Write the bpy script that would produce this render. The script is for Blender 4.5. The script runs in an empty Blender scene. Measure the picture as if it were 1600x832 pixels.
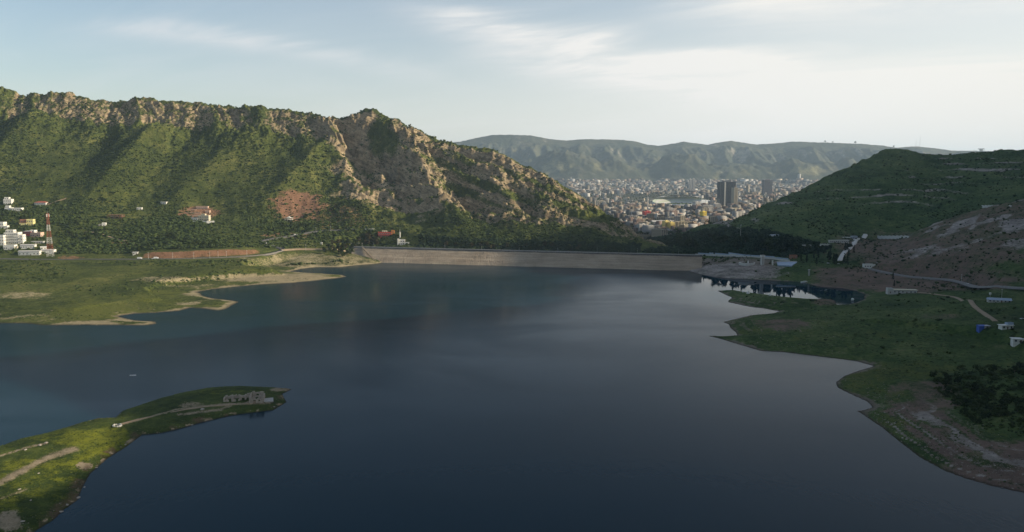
import bpy, bmesh, math, random, time
import numpy as np
from mathutils import Vector, Matrix

random.seed(7)
rng = np.random.default_rng(7)
SC = bpy.context.scene
COL = SC.collection
rad = math.radians
T0 = time.time()

# ------------------------------------------------------------------ camera
FPX, CX, CY, HORIZ, CAM_H = 1232.0, 800.0, 416.0, 265.0, 170.0
PITCH = math.atan((CY - HORIZ) / FPX)
cp, sp = math.cos(PITCH), math.sin(PITCH)
cam_d = bpy.data.cameras.new('camera')
cam_d.sensor_width = 36.0
cam_d.lens = 36.0 * FPX / 1600.0
cam_d.clip_start = 1.0
cam_d.clip_end = 80000.0
cam = bpy.data.objects.new('camera', cam_d)
COL.objects.link(cam)
cam.location = (0, 0, CAM_H)
cam.rotation_euler = (math.pi / 2 - PITCH, 0, 0)
SC.camera = cam

# ------------------------------------------------------------------ light, sky
SUN_AZ, SUN_EL = 92.0, 20.0        # degrees clockwise from the view direction, above the horizon
SUN_E, SKY_S = 5.0, 0.090
SC.view_settings.view_transform = 'Standard'
SC.view_settings.look = 'None'
SC.view_settings.exposure = 0.55
SC.view_settings.gamma = 1.0
SC.view_settings.use_curve_mapping = False
SC.cycles.use_denoising = True
SC.cycles.max_bounces = 6
SC.cycles.volume_bounces = 1
sd = bpy.data.lights.new('sun', 'SUN')
sd.energy = SUN_E
sd.angle = rad(0.5)
sd.color = (1.0, 0.86, 0.64)
sun = bpy.data.objects.new('sun', sd)
COL.objects.link(sun)
sdir = Vector((math.sin(rad(SUN_AZ)) * math.cos(rad(SUN_EL)), math.cos(rad(SUN_AZ)) * math.cos(rad(SUN_EL)), math.sin(rad(SUN_EL))))
sun.rotation_euler = sdir.to_track_quat('Z', 'Y').to_euler()


class NT:
    """small node-tree helper"""
    def __init__(s, tree):
        s.t = tree

    def n(s, typ, **kw):
        nd = s.t.nodes.new(typ)
        for k, v in kw.items():
            if k.startswith('i_'):
                nd.inputs[k[2:].replace('_', ' ')].default_value = v
            else:
                setattr(nd, k, v)
        return nd

    def l(s, a, b):
        s.t.links.new(a, b)

    def put(s, sock, v):
        if isinstance(v, bpy.types.NodeSocket):
            s.l(v, sock)
        else:
            sock.default_value = v

    def math(s, op, a, b=None, c=None, clamp=False):
        nd = s.n('ShaderNodeMath', operation=op, use_clamp=clamp)
        s.put(nd.inputs[0], a)
        if b is not None:
            s.put(nd.inputs[1], b)
        if c is not None:
            s.put(nd.inputs[2], c)
        return nd.outputs[0]

    def ramp(s, fac, stops, interp='LINEAR'):
        nd = s.n('ShaderNodeValToRGB')
        nd.color_ramp.interpolation = interp
        e = nd.color_ramp.elements
        while len(e) < len(stops):
            e.new(0.5)
        for el, (p, c) in zip(e, stops):
            el.position = p
            el.color = (*c, 1) if len(c) == 3 else c
        s.put(nd.inputs[0], fac)
        return nd.outputs[0]

    def mix(s, fac, a, b):
        nd = s.n('ShaderNodeMix', data_type='RGBA')
        s.put(nd.inputs[0], fac)
        for i, v in ((6, a), (7, b)):
            if isinstance(v, bpy.types.NodeSocket):
                s.l(v, nd.inputs[i])
            else:
                nd.inputs[i].default_value = (*v, 1) if len(v) == 3 else v
        return nd.outputs[2]

    def noise(s, vec, scale, detail=4, rough=0.55, dist=0.0):
        nd = s.n('ShaderNodeTexNoise')
        nd.inputs['Scale'].default_value = scale
        nd.inputs['Detail'].default_value = detail
        nd.inputs['Roughness'].default_value = rough
        nd.inputs['Distortion'].default_value = dist
        if vec is not None:
            s.l(vec, nd.inputs['Vector'])
        return nd.outputs['Fac']

    def smooth(s, v, a, b):
        nd = s.n('ShaderNodeMapRange', interpolation_type='SMOOTHSTEP')
        s.put(nd.inputs[0], v)
        nd.inputs[1].default_value = a
        nd.inputs[2].default_value = b
        return nd.outputs[0]


W = bpy.data.worlds.new('World')
SC.world = W
W.use_nodes = True
wt = NT(W.node_tree)
W.node_tree.nodes.clear()
sky = wt.n('ShaderNodeTexSky', sky_type='NISHITA', sun_disc=False, sun_elevation=rad(SUN_EL), sun_rotation=rad(SUN_AZ))
sky.altitude = 600
sky.air_density = 1.2
sky.dust_density = 1.0
sky.ozone_density = 2.0
tc = wt.n('ShaderNodeTexCoord')
sep = wt.n('ShaderNodeSeparateXYZ')
wt.l(tc.outputs['Generated'], sep.inputs[0])
AZ = wt.math('ARCTAN2', sep.outputs[0], sep.outputs[1])       # radians, + to the right of the view direction
EL = wt.math('ARCSINE', sep.outputs[2])


def gauss(v, centre, width):
    d = wt.math('DIVIDE', wt.math('SUBTRACT', v, centre), width)
    return wt.math('POWER', 2.71828, wt.math('MULTIPLY', wt.math('MULTIPLY', d, d), -1.0))


# cirrus is drawn out along a plane high above, so it thins towards the horizon as real cloud does
den = wt.math('ADD', wt.math('MAXIMUM', sep.outputs[2], 0.0), 0.10)
px_ = wt.math('DIVIDE', sep.outputs[0], den)
py_ = wt.math('DIVIDE', sep.outputs[1], den)
cv = wt.n('ShaderNodeCombineXYZ')
wt.l(wt.math('ADD', wt.math('MULTIPLY', px_, 0.55), wt.math('MULTIPLY', py_, 0.22)), cv.inputs[0])
wt.l(wt.math('ADD', wt.math('MULTIPLY', py_, 0.95), wt.math('MULTIPLY', px_, 0.30)), cv.inputs[1])
wisp = wt.noise(cv.outputs[0], 1.15, 7, 0.56, 0.9)
soft = wt.noise(cv.outputs[0], 0.42, 4, 0.5, 0.3)
fil = wt.noise(cv.outputs[0], 4.2, 5, 0.62, 1.4)


def streak(az0, el0, slope, curve, width, a0, a1):
    d = wt.math('SUBTRACT', AZ, az0)
    line = wt.math('ADD', wt.math('MULTIPLY', d, slope), wt.math('ADD', el0, wt.math('MULTIPLY', wt.math('MULTIPLY', d, d), curve)))
    wob = wt.math('MULTIPLY', wt.math('SUBTRACT', wisp, 0.5), 0.06)
    g = gauss(EL, wt.math('ADD', line, wob), width)
    m = wt.math('MULTIPLY', wt.smooth(AZ, a0 - 0.09, a0 + 0.09), wt.math('SUBTRACT', 1.0, wt.smooth(AZ, a1 - 0.18, a1 + 0.18)))
    return wt.math('MULTIPLY', g, m)


s1 = streak(-0.06, 0.178, -0.22, 0.10, 0.020, -0.10, 0.40)     # streak climbing left from the middle of the sky
s1b = streak(0.05, 0.135, -0.16, 0.10, 0.026, -0.02, 0.60)
s2 = streak(-0.30, 0.147, -0.10, -0.30, 0.012, -0.48, -0.16)   # thin bar above the left ridge
s3 = streak(0.42, 0.195, -0.02, 0.0, 0.030, 0.22, 0.75)        # broad patch at the upper right
low = wt.math('MULTIPLY', gauss(EL, 0.02, 0.10), wt.smooth(AZ, -0.75, 0.35))
veil = wt.math('MULTIPLY', wt.smooth(AZ, -0.4, 0.9), 0.26)
big = wt.smooth(wt.math('ADD', wt.math('MULTIPLY', wisp, 0.6), wt.math('MULTIPLY', soft, 0.5)), 0.44, 0.78)
tex = wt.math('ADD', 0.30, wt.math('MULTIPLY', wt.smooth(wt.math('ADD', wt.math('MULTIPLY', wisp, 0.7), wt.math('MULTIPLY', fil, 0.3)), 0.36, 0.66), 0.85))
st = wt.math('MAXIMUM', wt.math('MAXIMUM', s1, wt.math('MULTIPLY', s1b, 0.8)), wt.math('MAXIMUM', wt.math('MULTIPLY', s2, 0.55), wt.math('MULTIPLY', s3, 0.7)))
cl = wt.math('ADD', wt.math('MULTIPLY', st, tex), wt.math('MULTIPLY', big, 0.22))
cl = wt.math('ADD', cl, wt.math('ADD', wt.math('MULTIPLY', low, 0.55), veil))
cl = wt.math('ADD', cl, wt.math('MULTIPLY', gauss(EL, 0.0, 0.27), wt.math('ADD', 0.22, wt.math('MULTIPLY', wt.smooth(AZ, -0.6, 0.7), 0.34))))
cl = wt.math('MULTIPLY', cl, 0.85, clamp=True)
CLOUD_B = 7.6
ccol = wt.mix(wt.smooth(AZ, -0.7, 0.8), (0.97 * CLOUD_B * .88, 0.97 * CLOUD_B * .88, 0.98 * CLOUD_B * .88), (0.97 * CLOUD_B, 0.945 * CLOUD_B, 0.885 * CLOUD_B))
skycol = wt.mix(cl, sky.outputs[0], ccol)
bg = wt.n('ShaderNodeBackground')
bg.inputs['Strength'].default_value = SKY_S
wt.l(skycol, bg.inputs['Color'])
wo = wt.n('ShaderNodeOutputWorld')
wt.l(bg.outputs[0], wo.inputs['Surface'])


# ------------------------------------------------------------------ helpers: projection and noise
def dirv(px, py):
    xc = (np.asarray(px, float) - CX) / FPX
    yc = (CY - np.asarray(py, float)) / FPX
    return xc, cp + yc * sp, -sp + yc * cp


def at_depth(px, py, Y):
    dx, dy, dz = dirv(px, py)
    k = np.asarray(Y, float) / dy
    return dx * k, np.asarray(Y, float) + 0 * dx, CAM_H + dz * k


def at_z(px, py, z=0.0):
    dx, dy, dz = dirv(px, py)
    k = (z - CAM_H) / dz
    return dx * k, dy * k, z + 0 * dx


def proj(X, Y, Z):
    yf = Y * cp - (Z - CAM_H) * sp
    yu = Y * sp + (Z - CAM_H) * cp
    return CX + FPX * X / yf, CY - FPX * yu / yf


def _hash(ix, iy, seed):
    h = (ix.astype(np.int64) * 374761393 + iy.astype(np.int64) * 668265263 + seed * 974634777) & 0xFFFFFFFF
    h = ((h ^ (h >> 13)) * 1274126177) & 0xFFFFFFFF
    return (h ^ (h >> 16)) & 0xFFFF


def perlin(x, y, seed=0):
    x = np.asarray(x, float); y = np.asarray(y, float)
    x, y = np.broadcast_arrays(x, y)
    ix = np.floor(x); iy = np.floor(y)
    fx = x - ix; fy = y - iy
    u = fx * fx * fx * (fx * (fx * 6 - 15) + 10); v = fy * fy * fy * (fy * (fy * 6 - 15) + 10)

    def g(dx, dy):
        a = _hash(ix + dx, iy + dy, seed) * (2 * math.pi / 65536.0)
        return np.cos(a) * (fx - dx) + np.sin(a) * (fy - dy)
    a = g(0, 0); b = g(1, 0); c = g(0, 1); d = g(1, 1)
    return ((a + (b - a) * u) * (1 - v) + (c + (d - c) * u) * v) * 1.5


def fbm(x, y, octv=4, seed=0, gain=0.5):
    s = 0; a = 1.0; t = 0
    for o in range(octv):
        s = s + a * perlin(x * 2 ** o, y * 2 ** o, seed + o * 17); t += a; a *= gain
    return s / t


def ridged(x, y, octv=4, seed=0, gain=0.5):
    s = 0; a = 1.0; t = 0
    for o in range(octv):
        s = s + a * (1 - 2 * np.abs(perlin(x * 2 ** o, y * 2 ** o, seed + o * 17))); t += a; a *= gain
    return s / t


def sstep(v, a, b):
    t = np.clip((v - a) / (b - a), 0, 1)
    return t * t * (3 - 2 * t)


def sdf(X, Y, poly):
    """signed distance to a plan polygon, positive inside"""
    P = np.asarray(poly, float)
    shp = np.shape(X)
    x = np.ravel(X); y = np.ravel(Y)
    d2 = np.full(x.shape, 1e18); ins = np.zeros(x.shape, bool)
    for i in range(len(P)):
        ax, ay = P[i - 1]; bx, by = P[i]
        ex, ey = bx - ax, by - ay
        wx = x - ax; wy = y - ay
        t = np.clip((wx * ex + wy * ey) / max(ex * ex + ey * ey, 1e-9), 0, 1)
        d2 = np.minimum(d2, (wx - t * ex) ** 2 + (wy - t * ey) ** 2)
        c = ((ay <= y) & (by > y)) | ((by <= y) & (ay > y))
        xi = ax + (y - ay) / np.where(abs(ey) < 1e-12, 1e-12, ey) * ex
        ins ^= c & (x < xi)
    d = np.sqrt(d2)
    return np.where(ins, d, -d).reshape(shp)


def pts_z(lst, z=0.0):
    a = np.array(lst, float)
    X, Y, _ = at_z(a[:, 0], a[:, 1], z)
    return np.stack([X, Y], 1)


def roughen(P, amp=5.0, n=5, seed=3):
    """subdivide a plan polygon and give its edge small coves"""
    out = []
    for i in range(1, len(P)):
        a = P[i - 1]; b = P[i]
        L = np.hypot(*(b - a))
        m = int(np.clip(L / 14, 1, n))
        for k in range(m):
            q = a + (b - a) * (k / m)
            f = min(1.0, L / 60)
            q = q + np.array([perlin(q[0] / 23, q[1] / 23, seed), perlin(q[0] / 23, q[1] / 23, seed + 5)]) * amp * f
            out.append(q)
    out.append(P[-1])
    return np.array(out)


class Lines:
    """feature lines of a relief (foot, slope break, cliff base, crest ...), heights linear between them in plan;
    SHARP are the lines whose rise and fall is kept to the last notch (crests)"""
    def __init__(s, *lines, sharp=(), wide=0.05):
        s.L = []
        g = np.linspace(-1.4, 1.6, 3001); du = g[1] - g[0]

        def blur(v, w):
            k = np.arange(-int(3 * w / du), int(3 * w / du) + 1)
            e = np.exp(-0.5 * (k * du / w) ** 2); e /= e.sum()
            p = len(k) // 2
            return np.convolve(np.pad(v, p, mode='edge'), e, 'valid')
        for i, ln in enumerate(lines):
            a = np.array(ln, float)
            X, Y, Z = at_depth(a[:, 0], a[:, 1], a[:, 2])
            u = X / Y
            o = np.argsort(u)
            yg = blur(np.interp(g, u[o], Y[o]), wide)
            el = np.interp(g, u[o], ((Z - CAM_H) / Y)[o])
            if i not in sharp:
                el = blur(el, wide * 0.5)
            s.L.append((g, yg, CAM_H + el * yg))

    def knots(s, u):
        Yk = [np.interp(u, a, b) for a, b, c in s.L]
        Zk = [np.interp(u, a, c) for a, b, c in s.L]
        for i in range(1, len(Yk)):
            Yk[i] = np.maximum(Yk[i], Yk[i - 1] + 4.0)
        return Yk, Zk

    def eval(s, u, Y, Yq=None):
        Yk, Zk = s.knots(u)
        q = Y if Yq is None else Yq
        z = Zk[0] + 0 * q; sg = 0 * q
        for k in range(len(Yk) - 1):
            t = np.clip((q - Yk[k]) / (Yk[k + 1] - Yk[k]), 0, 1)
            z = z + t * (Zk[k + 1] - Zk[k]); sg = sg + t
        return z, sg


def grid_mesh(name, X, Y, Z, mat, mask=None, smooth=True, keep=None, **tags):
    n, m = X.shape
    co = np.stack([X, Y, Z], -1).reshape(-1, 3).astype(np.float32)
    i = np.arange(n * m).reshape(n, m)
    q = np.stack([i[:-1, :-1], i[1:, :-1], i[1:, 1:], i[:-1, 1:]], -1)
    if keep is not None:
        q = q[keep[:-1, :-1] | keep[1:, :-1] | keep[1:, 1:] | keep[:-1, 1:]]
    q = q.reshape(-1, 4)
    me = bpy.data.meshes.new(name)
    me.vertices.add(len(co)); me.vertices.foreach_set('co', co.ravel())
    me.loops.add(q.size); me.loops.foreach_set('vertex_index', q.ravel().astype(np.int32))
    me.polygons.add(len(q))
    me.polygons.foreach_set('loop_start', np.arange(0, q.size, 4, dtype=np.int32))
    me.polygons.foreach_set('loop_total', np.full(len(q), 4, np.int32))
    me.update(calc_edges=True)
    me.polygons.foreach_set('use_smooth', np.full(len(q), smooth))
    if mask is not None:
        at = me.attributes.new('mask', 'FLOAT_COLOR', 'POINT')
        at.data.foreach_set('color', mask.reshape(-1, 4).astype(np.float32).ravel())
    # faces up
    if len(q):
        nz = np.zeros(len(q) * 3, np.float32); me.polygons.foreach_get('normal', nz)
        if nz.reshape(-1, 3)[:, 2].mean() < 0:
            me.flip_normals()
    me.materials.append(mat)
    o = bpy.data.objects.new(name, me)
    COL.objects.link(o)
    for k, v in tags.items():
        o[k] = v
    return o


# ------------------------------------------------------------------ materials
def new_mat(name):
    m = bpy.data.materials.new(name); m.use_nodes = True
    m.node_tree.nodes.clear()
    t = NT(m.node_tree)
    out = t.n('ShaderNodeOutputMaterial')
    b = t.n('ShaderNodeBsdfPrincipled')
    t.l(b.outputs[0], out.inputs['Surface'])
    b.inputs['Specular IOR Level'].default_value = 0.25
    return m, t, b, out


def bump(t, b, h, strength=0.5, dist=1.0):
    n = t.n('ShaderNodeBump')
    n.inputs['Strength'].default_value = strength
    n.inputs['Distance'].default_value = dist
    t.l(h, n.inputs['Height']); t.l(n.outputs[0], b.inputs['Normal'])


def plain(name, col, rough=0.8, var=0.18, scale=0.4, metal=0.0, tint=0.0, bmp=0.0):
    """painted or built surface with weathering noise; tint gives each object its own slight shade"""
    m, t, b, _ = new_mat(name)
    co = t.n('ShaderNodeTexCoord').outputs['Object']
    n1 = t.noise(co, scale, 5, 0.6)
    n2 = t.noise(co, scale * 9, 3, 0.6)
    f = t.math('ADD', t.math('MULTIPLY', n1, 0.65), t.math('MULTIPLY', n2, 0.35))
    lo = tuple(c * (1 - var) for c in col); hi = tuple(min(1, c * (1 + var)) for c in col)
    c = t.ramp(f, [(0.3, lo), (0.7, hi)])
    if tint:
        r = t.n('ShaderNodeObjectInfo').outputs['Random']
        c = t.mix(t.math('MULTIPLY', r, tint), c, tuple(x * 0.45 for x in col))
    t.l(c, b.inputs['Base Color'])
    b.inputs['Roughness'].default_value = rough
    b.inputs['Metallic'].default_value = metal
    if bmp:
        bump(t, b, n2, bmp, 0.3)
    return m


def terrain_mat(name, grass, rock, soil, sand, lush, s=1.0, fringe=0.5, shrub=0.0, bmp=0.8, dip=0.0):
    m, t, b, _ = new_mat(name)
    co = t.n('ShaderNodeTexCoord').outputs['Object']
    at = t.n('ShaderNodeAttribute', attribute_name='mask')
    sp_ = t.n('ShaderNodeSeparateColor')
    t.l(at.outputs['Color'], sp_.inputs[0])
    al = at.outputs['Alpha']
    nL = t.noise(co, 0.009 / s, 4, 0.6)
    nM = t.noise(co, 0.05 / s, 5, 0.62, 0.4)
    nS = t.noise(co, 0.30 / s, 4, 0.65)
    nF = t.noise(co, 1.3 / s, 3, 0.6)
    mp = t.n('ShaderNodeMapping'); mp.inputs['Scale'].default_value = (0.35, 0.35, 2.6)
    mr = t.n('ShaderNodeMapping'); mr.inputs['Rotation'].default_value = (0, -dip, 0)
    t.l(co, mr.inputs[0]); t.l(mr.outputs[0], mp.inputs[0])
    nB = t.noise(mp.outputs[0], 0.09 / s, 5, 0.6, 0.7)          # bedding in the rock
    gf = t.math('ADD', t.math('MULTIPLY', nL, 0.35), t.math('ADD', t.math('MULTIPLY', nM, 0.35), t.math('MULTIPLY', nS, 0.3)))
    g = t.ramp(gf, [(0.39, grass[0]), (0.5, grass[1]), (0.61, grass[2])])
    if shrub:
        vo = t.n('ShaderNodeTexVoronoi'); vo.inputs['Scale'].default_value = 0.16 / s
        t.l(co, vo.inputs['Vector'])
        sh = t.math('MULTIPLY', t.math('SUBTRACT', 1.0, t.smooth(vo.outputs['Distance'], 0.18, 0.42)), t.smooth(nM, 0.36, 0.6))
        g = t.mix(t.math('MULTIPLY', sh, shrub), g, tuple(c * 0.42 for c in grass[0]))
    lf = t.smooth(t.math('ADD', t.math('MULTIPLY', al, 0.7), t.math('MULTIPLY', t.math('SUBTRACT', t.math('ADD', t.math('MULTIPLY', nS, 0.5), t.math('MULTIPLY', nM, 0.5)), 0.5), 2.4)), 0.2, 0.85)
    g = t.mix(t.math('MULTIPLY', lf, t.smooth(al, 0.03, 0.3)), g, t.ramp(nF, [(0.3, lush[0]), (0.7, lush[1])]))
    rf = t.math('ADD', t.math('MULTIPLY', nB, 0.38), t.math('ADD', t.math('MULTIPLY', nM, 0.27), t.math('ADD', t.math('MULTIPLY', nS, 0.2), t.math('MULTIPLY', nF, 0.15))))
    r = t.ramp(rf, [(0.38, rock[0]), (0.49, rock[1]), (0.62, rock[2])])

    def mk(ch, n, k):
        v = t.math('ADD', ch, t.math('MULTIPLY', t.math('SUBTRACT', n, 0.5), k))
        return t.math('MULTIPLY', t.smooth(v, 0.28, 0.74), t.smooth(ch, 0.02, 0.25))
    nMS = t.math('ADD', t.math('MULTIPLY', nM, 0.38), t.math('ADD', t.math('MULTIPLY', nS, 0.37), t.math('MULTIPLY', nF, 0.25)))
    c = t.mix(mk(sp_.outputs[2], nMS, fringe * 4.2), g, t.ramp(nMS, [(0.36, sand[0]), (0.64, sand[1])]))
    c = t.mix(mk(sp_.outputs[1], nMS, fringe * 4.2), c, t.ramp(rf, [(0.36, soil[0]), (0.64, soil[1])]))
    c = t.mix(mk(sp_.outputs[0], nMS, fringe * 4.2), c, r)
    sz = t.n('ShaderNodeSeparateXYZ'); t.l(co, sz.inputs[0])
    wet = t.math('SUBTRACT', 1.0, t.smooth(t.math('ADD', sz.outputs[2], t.math('MULTIPLY', t.math('SUBTRACT', nS, 0.5), -0.9)), 0.12, 0.6))
    if name != 'valley ground' and name != 'far ridge ground':
        c = t.mix(t.math('MULTIPLY', wet, 0.8), c, (0.035, 0.028, 0.019))
    t.l(c, b.inputs['Base Color'])
    b.inputs['Roughness'].default_value = 0.95
    b.inputs['Specular IOR Level'].default_value = 0.08
    h = t.math('ADD', t.math('MULTIPLY', nS, 2.2 * s), t.math('MULTIPLY', nF, 0.7 * s))
    bump(t, b, h, bmp, 1.0)
    return m


GRASS = ((0.026, 0.038, 0.013), (0.068, 0.084, 0.021), (0.142, 0.142, 0.042))
ROCK = ((0.075, 0.058, 0.038), (0.22, 0.168, 0.104), (0.46, 0.36, 0.23))
SOIL = ((0.17, 0.085, 0.05), (0.30, 0.17, 0.10))
SAND = ((0.20, 0.165, 0.095), (0.36, 0.30, 0.185))
LUSH = ((0.065, 0.08, 0.018), (0.135, 0.14, 0.03))
M_LEFT = terrain_mat('left hillside ground', GRASS, ROCK, SOIL, SAND, LUSH, shrub=0.75, dip=0.42)
M_RIGHT = terrain_mat('right hillside ground', ((0.020, 0.042, 0.013), (0.058, 0.092, 0.026), (0.128, 0.150, 0.052)),
                      ((0.12, 0.10, 0.088), (0.25, 0.215, 0.185), (0.43, 0.38, 0.33)), ((0.095, 0.070, 0.055), (0.215, 0.145, 0.108)),
                      ((0.12, 0.10, 0.075), (0.24, 0.20, 0.15)), LUSH, shrub=0.6)
M_ISLE = terrain_mat('island ground', ((0.02, 0.034, 0.01), (0.045, 0.064, 0.016), (0.085, 0.105, 0.025)), ROCK,
                     ((0.07, 0.048, 0.03), (0.13, 0.09, 0.055)), ((0.17, 0.135, 0.085), (0.33, 0.265, 0.18)), ((0.10, 0.12, 0.015), (0.20, 0.20, 0.022)), s=0.28, bmp=0.6)
M_FAR = terrain_mat('far ridge ground', ((0.026, 0.034, 0.020), (0.048, 0.054, 0.033), (0.10, 0.092, 0.058)),
                    ((0.08, 0.074, 0.06), (0.16, 0.145, 0.118), (0.30, 0.27, 0.225)), SOIL, ((0.12, 0.12, 0.06), (0.2, 0.18, 0.1)), LUSH, s=4.0, bmp=0.7)
M_VALLEY = terrain_mat('valley ground', ((0.035, 0.045, 0.025), (0.07, 0.07, 0.045), (0.12, 0.11, 0.085)), ROCK, SOIL, ((0.12, 0.11, 0.095), (0.2, 0.185, 0.16)), LUSH, s=3.0)

# ------------------------------------------------------------------ plan outlines read off the shore
LEFT_SHORE = [(-520, 470), (-200, 492), (0, 505.5), (42, 505), (70, 508.5), (175, 508), (224, 509), (245, 506.5), (241, 502.5), (213, 501), (196, 498), (182, 494.5),
              (210, 490.5), (241, 489), (280, 486), (297, 481.5), (315, 482.5), (340, 485.5), (350, 483), (374, 472), (364, 470), (336, 467.5),
              (315, 462), (308, 456.5), (336, 452), (395, 446), (455, 442.5), (525, 435.5), (542, 432.5), (535, 430), (490, 427), (452, 424.5),
              (471, 420.6), (494, 418), (531, 418), (561, 414.5), (584, 413), (603, 409.5)]
DAM_A = np.array(at_z(575, 386.0, 24.0)[:2])        # left end of the crest
DAM_B = np.array(at_z(1088, 398.5, 24.0)[:2])       # right end
DAM_Z = 24.0
lp = pts_z(LEFT_SHORE)
lp = np.vstack([roughen(lp, 4.0)[1:], [DAM_A + (DAM_B - DAM_A) * 0.01 + (0, 8), DAM_A + (DAM_B - DAM_A) * 0.55 + (0, 8), DAM_B + (0, 8), (DAM_B[0] + 120, DAM_B[1] + 60), (DAM_B[0] + 700, 5000), (-6000, 5000), (-6000, 700), (-1500, 820)]])
RIGHT_SHORE = [(1066, 421), (1084, 426.5), (1101, 430.5), (1120, 434), (1145, 436), (1189, 438), (1215, 439.5), (1240, 440.5), (1256, 442), (1283, 449), (1318, 451), (1338, 455.5),
               (1352, 461), (1350, 467), (1336, 474), (1322, 476.5), (1306, 477.5), (1304, 470), (1296, 467.8), (1262, 467.8), (1229, 465), (1189, 460), (1168, 457.5), (1148, 454), (1121, 454.5),
               (1130, 459), (1144, 465.5), (1140, 469.5), (1138, 472.5), (1152, 475.5), (1171, 479.5), (1190, 481.5), (1205, 484.5), (1219, 486.5), (1210, 489.5), (1196, 491),
               (1174, 493), (1155, 498), (1130, 503.5), (1139, 507), (1141, 512.5), (1150, 519.5), (1153, 524.3), (1130, 526), (1106, 525), (1122, 528.5), (1150, 536.5), (1190, 549),
               (1220, 550), (1260, 555), (1300, 559.5), (1340, 565), (1366, 572.5), (1345, 579), (1320, 588), (1306, 598), (1309, 606), (1330, 616), (1357, 628), (1364, 637),
               (1352, 641), (1341, 642.5), (1352, 650), (1378, 668), (1405, 690), (1440, 715), (1475, 735), (1510, 748), (1545, 758), (1600, 771), (1700, 800), (1760, 860)]
rp = pts_z(RIGHT_SHORE)
rp = np.vstack([[DAM_A + (40, 5000 - DAM_A[1])], [DAM_A + (DAM_B - DAM_A) * 0.5 + (0, 20)], [DAM_B + (-8, 8)], roughen(rp, 3.0)[1:], [(420, 330), (800, 330), (6000, 330), (6000, 5000)]])
ISLE = [(-350, 760), (-120, 722), (0, 698), (30, 687.5), (66, 680), (99, 671), (129, 661), (153, 655), (180, 654), (192, 643), (240, 627), (285, 615), (330, 607), (375, 604.5),
        (420, 606), (456, 609), (441, 616), (447, 629), (426, 641), (360, 650), (315, 660), (282, 670), (252, 677), (222, 680), (192, 701), (168, 716),
        (141, 740), (129, 761), (120, 782), (99, 797), (84, 812), (54, 830), (20, 860), (-60, 930), (-300, 1000), (-500, 900)]
ip = roughen(pts_z(ISLE), 2.2, 6, 11)

# ------------------------------------------------------------------ left shore and mountain
L_ = Lines([(-700, 524, 800), (1120, 524, 800)],
           [(-700, 401, 1330), (-100, 402, 1330), (200, 404, 1335), (300, 402.5, 1345), (410, 397, 1390), (440, 392, 1430), (560, 388, 1478), (640, 388.5, 1500), (1000, 396, 1470), (1060, 405, 1440), (1120, 410, 1440)],
           [(-700, 400, 1334), (-100, 401, 1334), (200, 403, 1339), (230, 396, 1341), (300, 393, 1351), (380, 390.5, 1372), (410, 392, 1396), (440, 391, 1436), (560, 387, 1484), (640, 388, 1506), (1000, 396, 1476), (1060, 405, 1446), (1120, 410, 1446)],
           [(-700, 322, 1680), (0, 322, 1680), (300, 330, 1690), (420, 345, 1650), (500, 348, 1660), (650, 358, 1620), (800, 362, 1590), (900, 366, 1570), (1000, 378, 1560), (1060, 400, 1540), (1120, 410, 1540)],
           [(-700, 190, 2005), (0, 193, 2005), (60, 183, 2015), (150, 200, 1998), (250, 203, 1996), (310, 208, 1990), (400, 211, 1982), (480, 220, 1970), (530, 245, 1945), (570, 262, 1930), (600, 280, 1890),
            (650, 305, 1810), (700, 325, 1760), (750, 335, 1720), (800, 342, 1690), (850, 345, 1670), (900, 352, 1640), (950, 366, 1620), (1000, 386, 1590), (1060, 410, 1560), (1120, 420, 1560)],
           [(-700, 150, 2100), (-100, 128, 2100), (0, 139, 2100), (25, 146.5, 2100), (42, 152.5, 2100), (50, 148.5, 2095), (88, 146, 2090), (108, 145, 2090), (121, 149, 2090), (141, 156.6, 2090), (172, 159, 2090), (197, 160, 2090), (214, 154.6, 2090), (237, 154, 2088),
            (257, 160, 2086), (272, 158, 2085), (303, 161.6, 2080), (328, 163.5, 2078), (366, 168, 2072), (381, 166.7, 2070), (393, 170.5, 2070), (408, 168, 2068), (419, 172.5, 2066), (451, 172, 2060), (477, 178, 2055),
            (497, 180.6, 2050), (509, 187, 2046), (527, 189, 2040), (552, 180.6, 2036), (562, 177, 2034), (571, 169.7, 2032), (582, 169.7, 2030), (598, 179, 2022), (615, 185.6, 2015), (636, 196, 2005), (666, 209.6, 1985), (686, 220, 1970),
            (701, 224, 1960), (721, 227.5, 1950), (748, 232.5, 1930), (772, 236, 1915), (795, 246, 1895), (819, 259, 1870), (849, 273, 1840), (869, 283, 1820), (896, 301, 1790), (923, 318, 1760), (950, 337, 1730), (980, 357, 1700),
            (1000, 374, 1680), (1030, 400, 1660), (1060, 420, 1650), (1120, 430, 1650)],
           [(-700, 200, 2500), (0, 190, 2500), (500, 225, 2450), (700, 262, 2300), (900, 335, 2080), (1000, 400, 1900), (1120, 450, 1900)],
           sharp=(5,), wide=0.02)

SPURS_L = [  # crest running down the slope: top (px,py) -> bottom (px,py), half width in m, height in m
    ((72, 178), (-60, 300), 95, 34), ((250, 205), (120, 330), 90, 36), ((395, 212), (250, 330), 75, 16), ((510, 240), (400, 340), 70, 24),
    ((-120, 180), (-300, 300), 100, 30), ((600, 285), (560, 350), 60, 18), ((690, 325), (700, 372), 55, 14)]


def slope_point(px, py):
    """plan point of a pixel on the bare left slope"""
    for Y in np.linspace(1345, 2100, 400):
        x, y, z = at_depth(px, py, Y)
        zz, _ = L_.eval(np.array([x / Y]), np.array([Y]))
        if z <= zz[0]:
            break
    return x, Y


SP_L = [(slope_point(*a), slope_point(*b), w, h) for a, b, w, h in SPURS_L]


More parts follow.
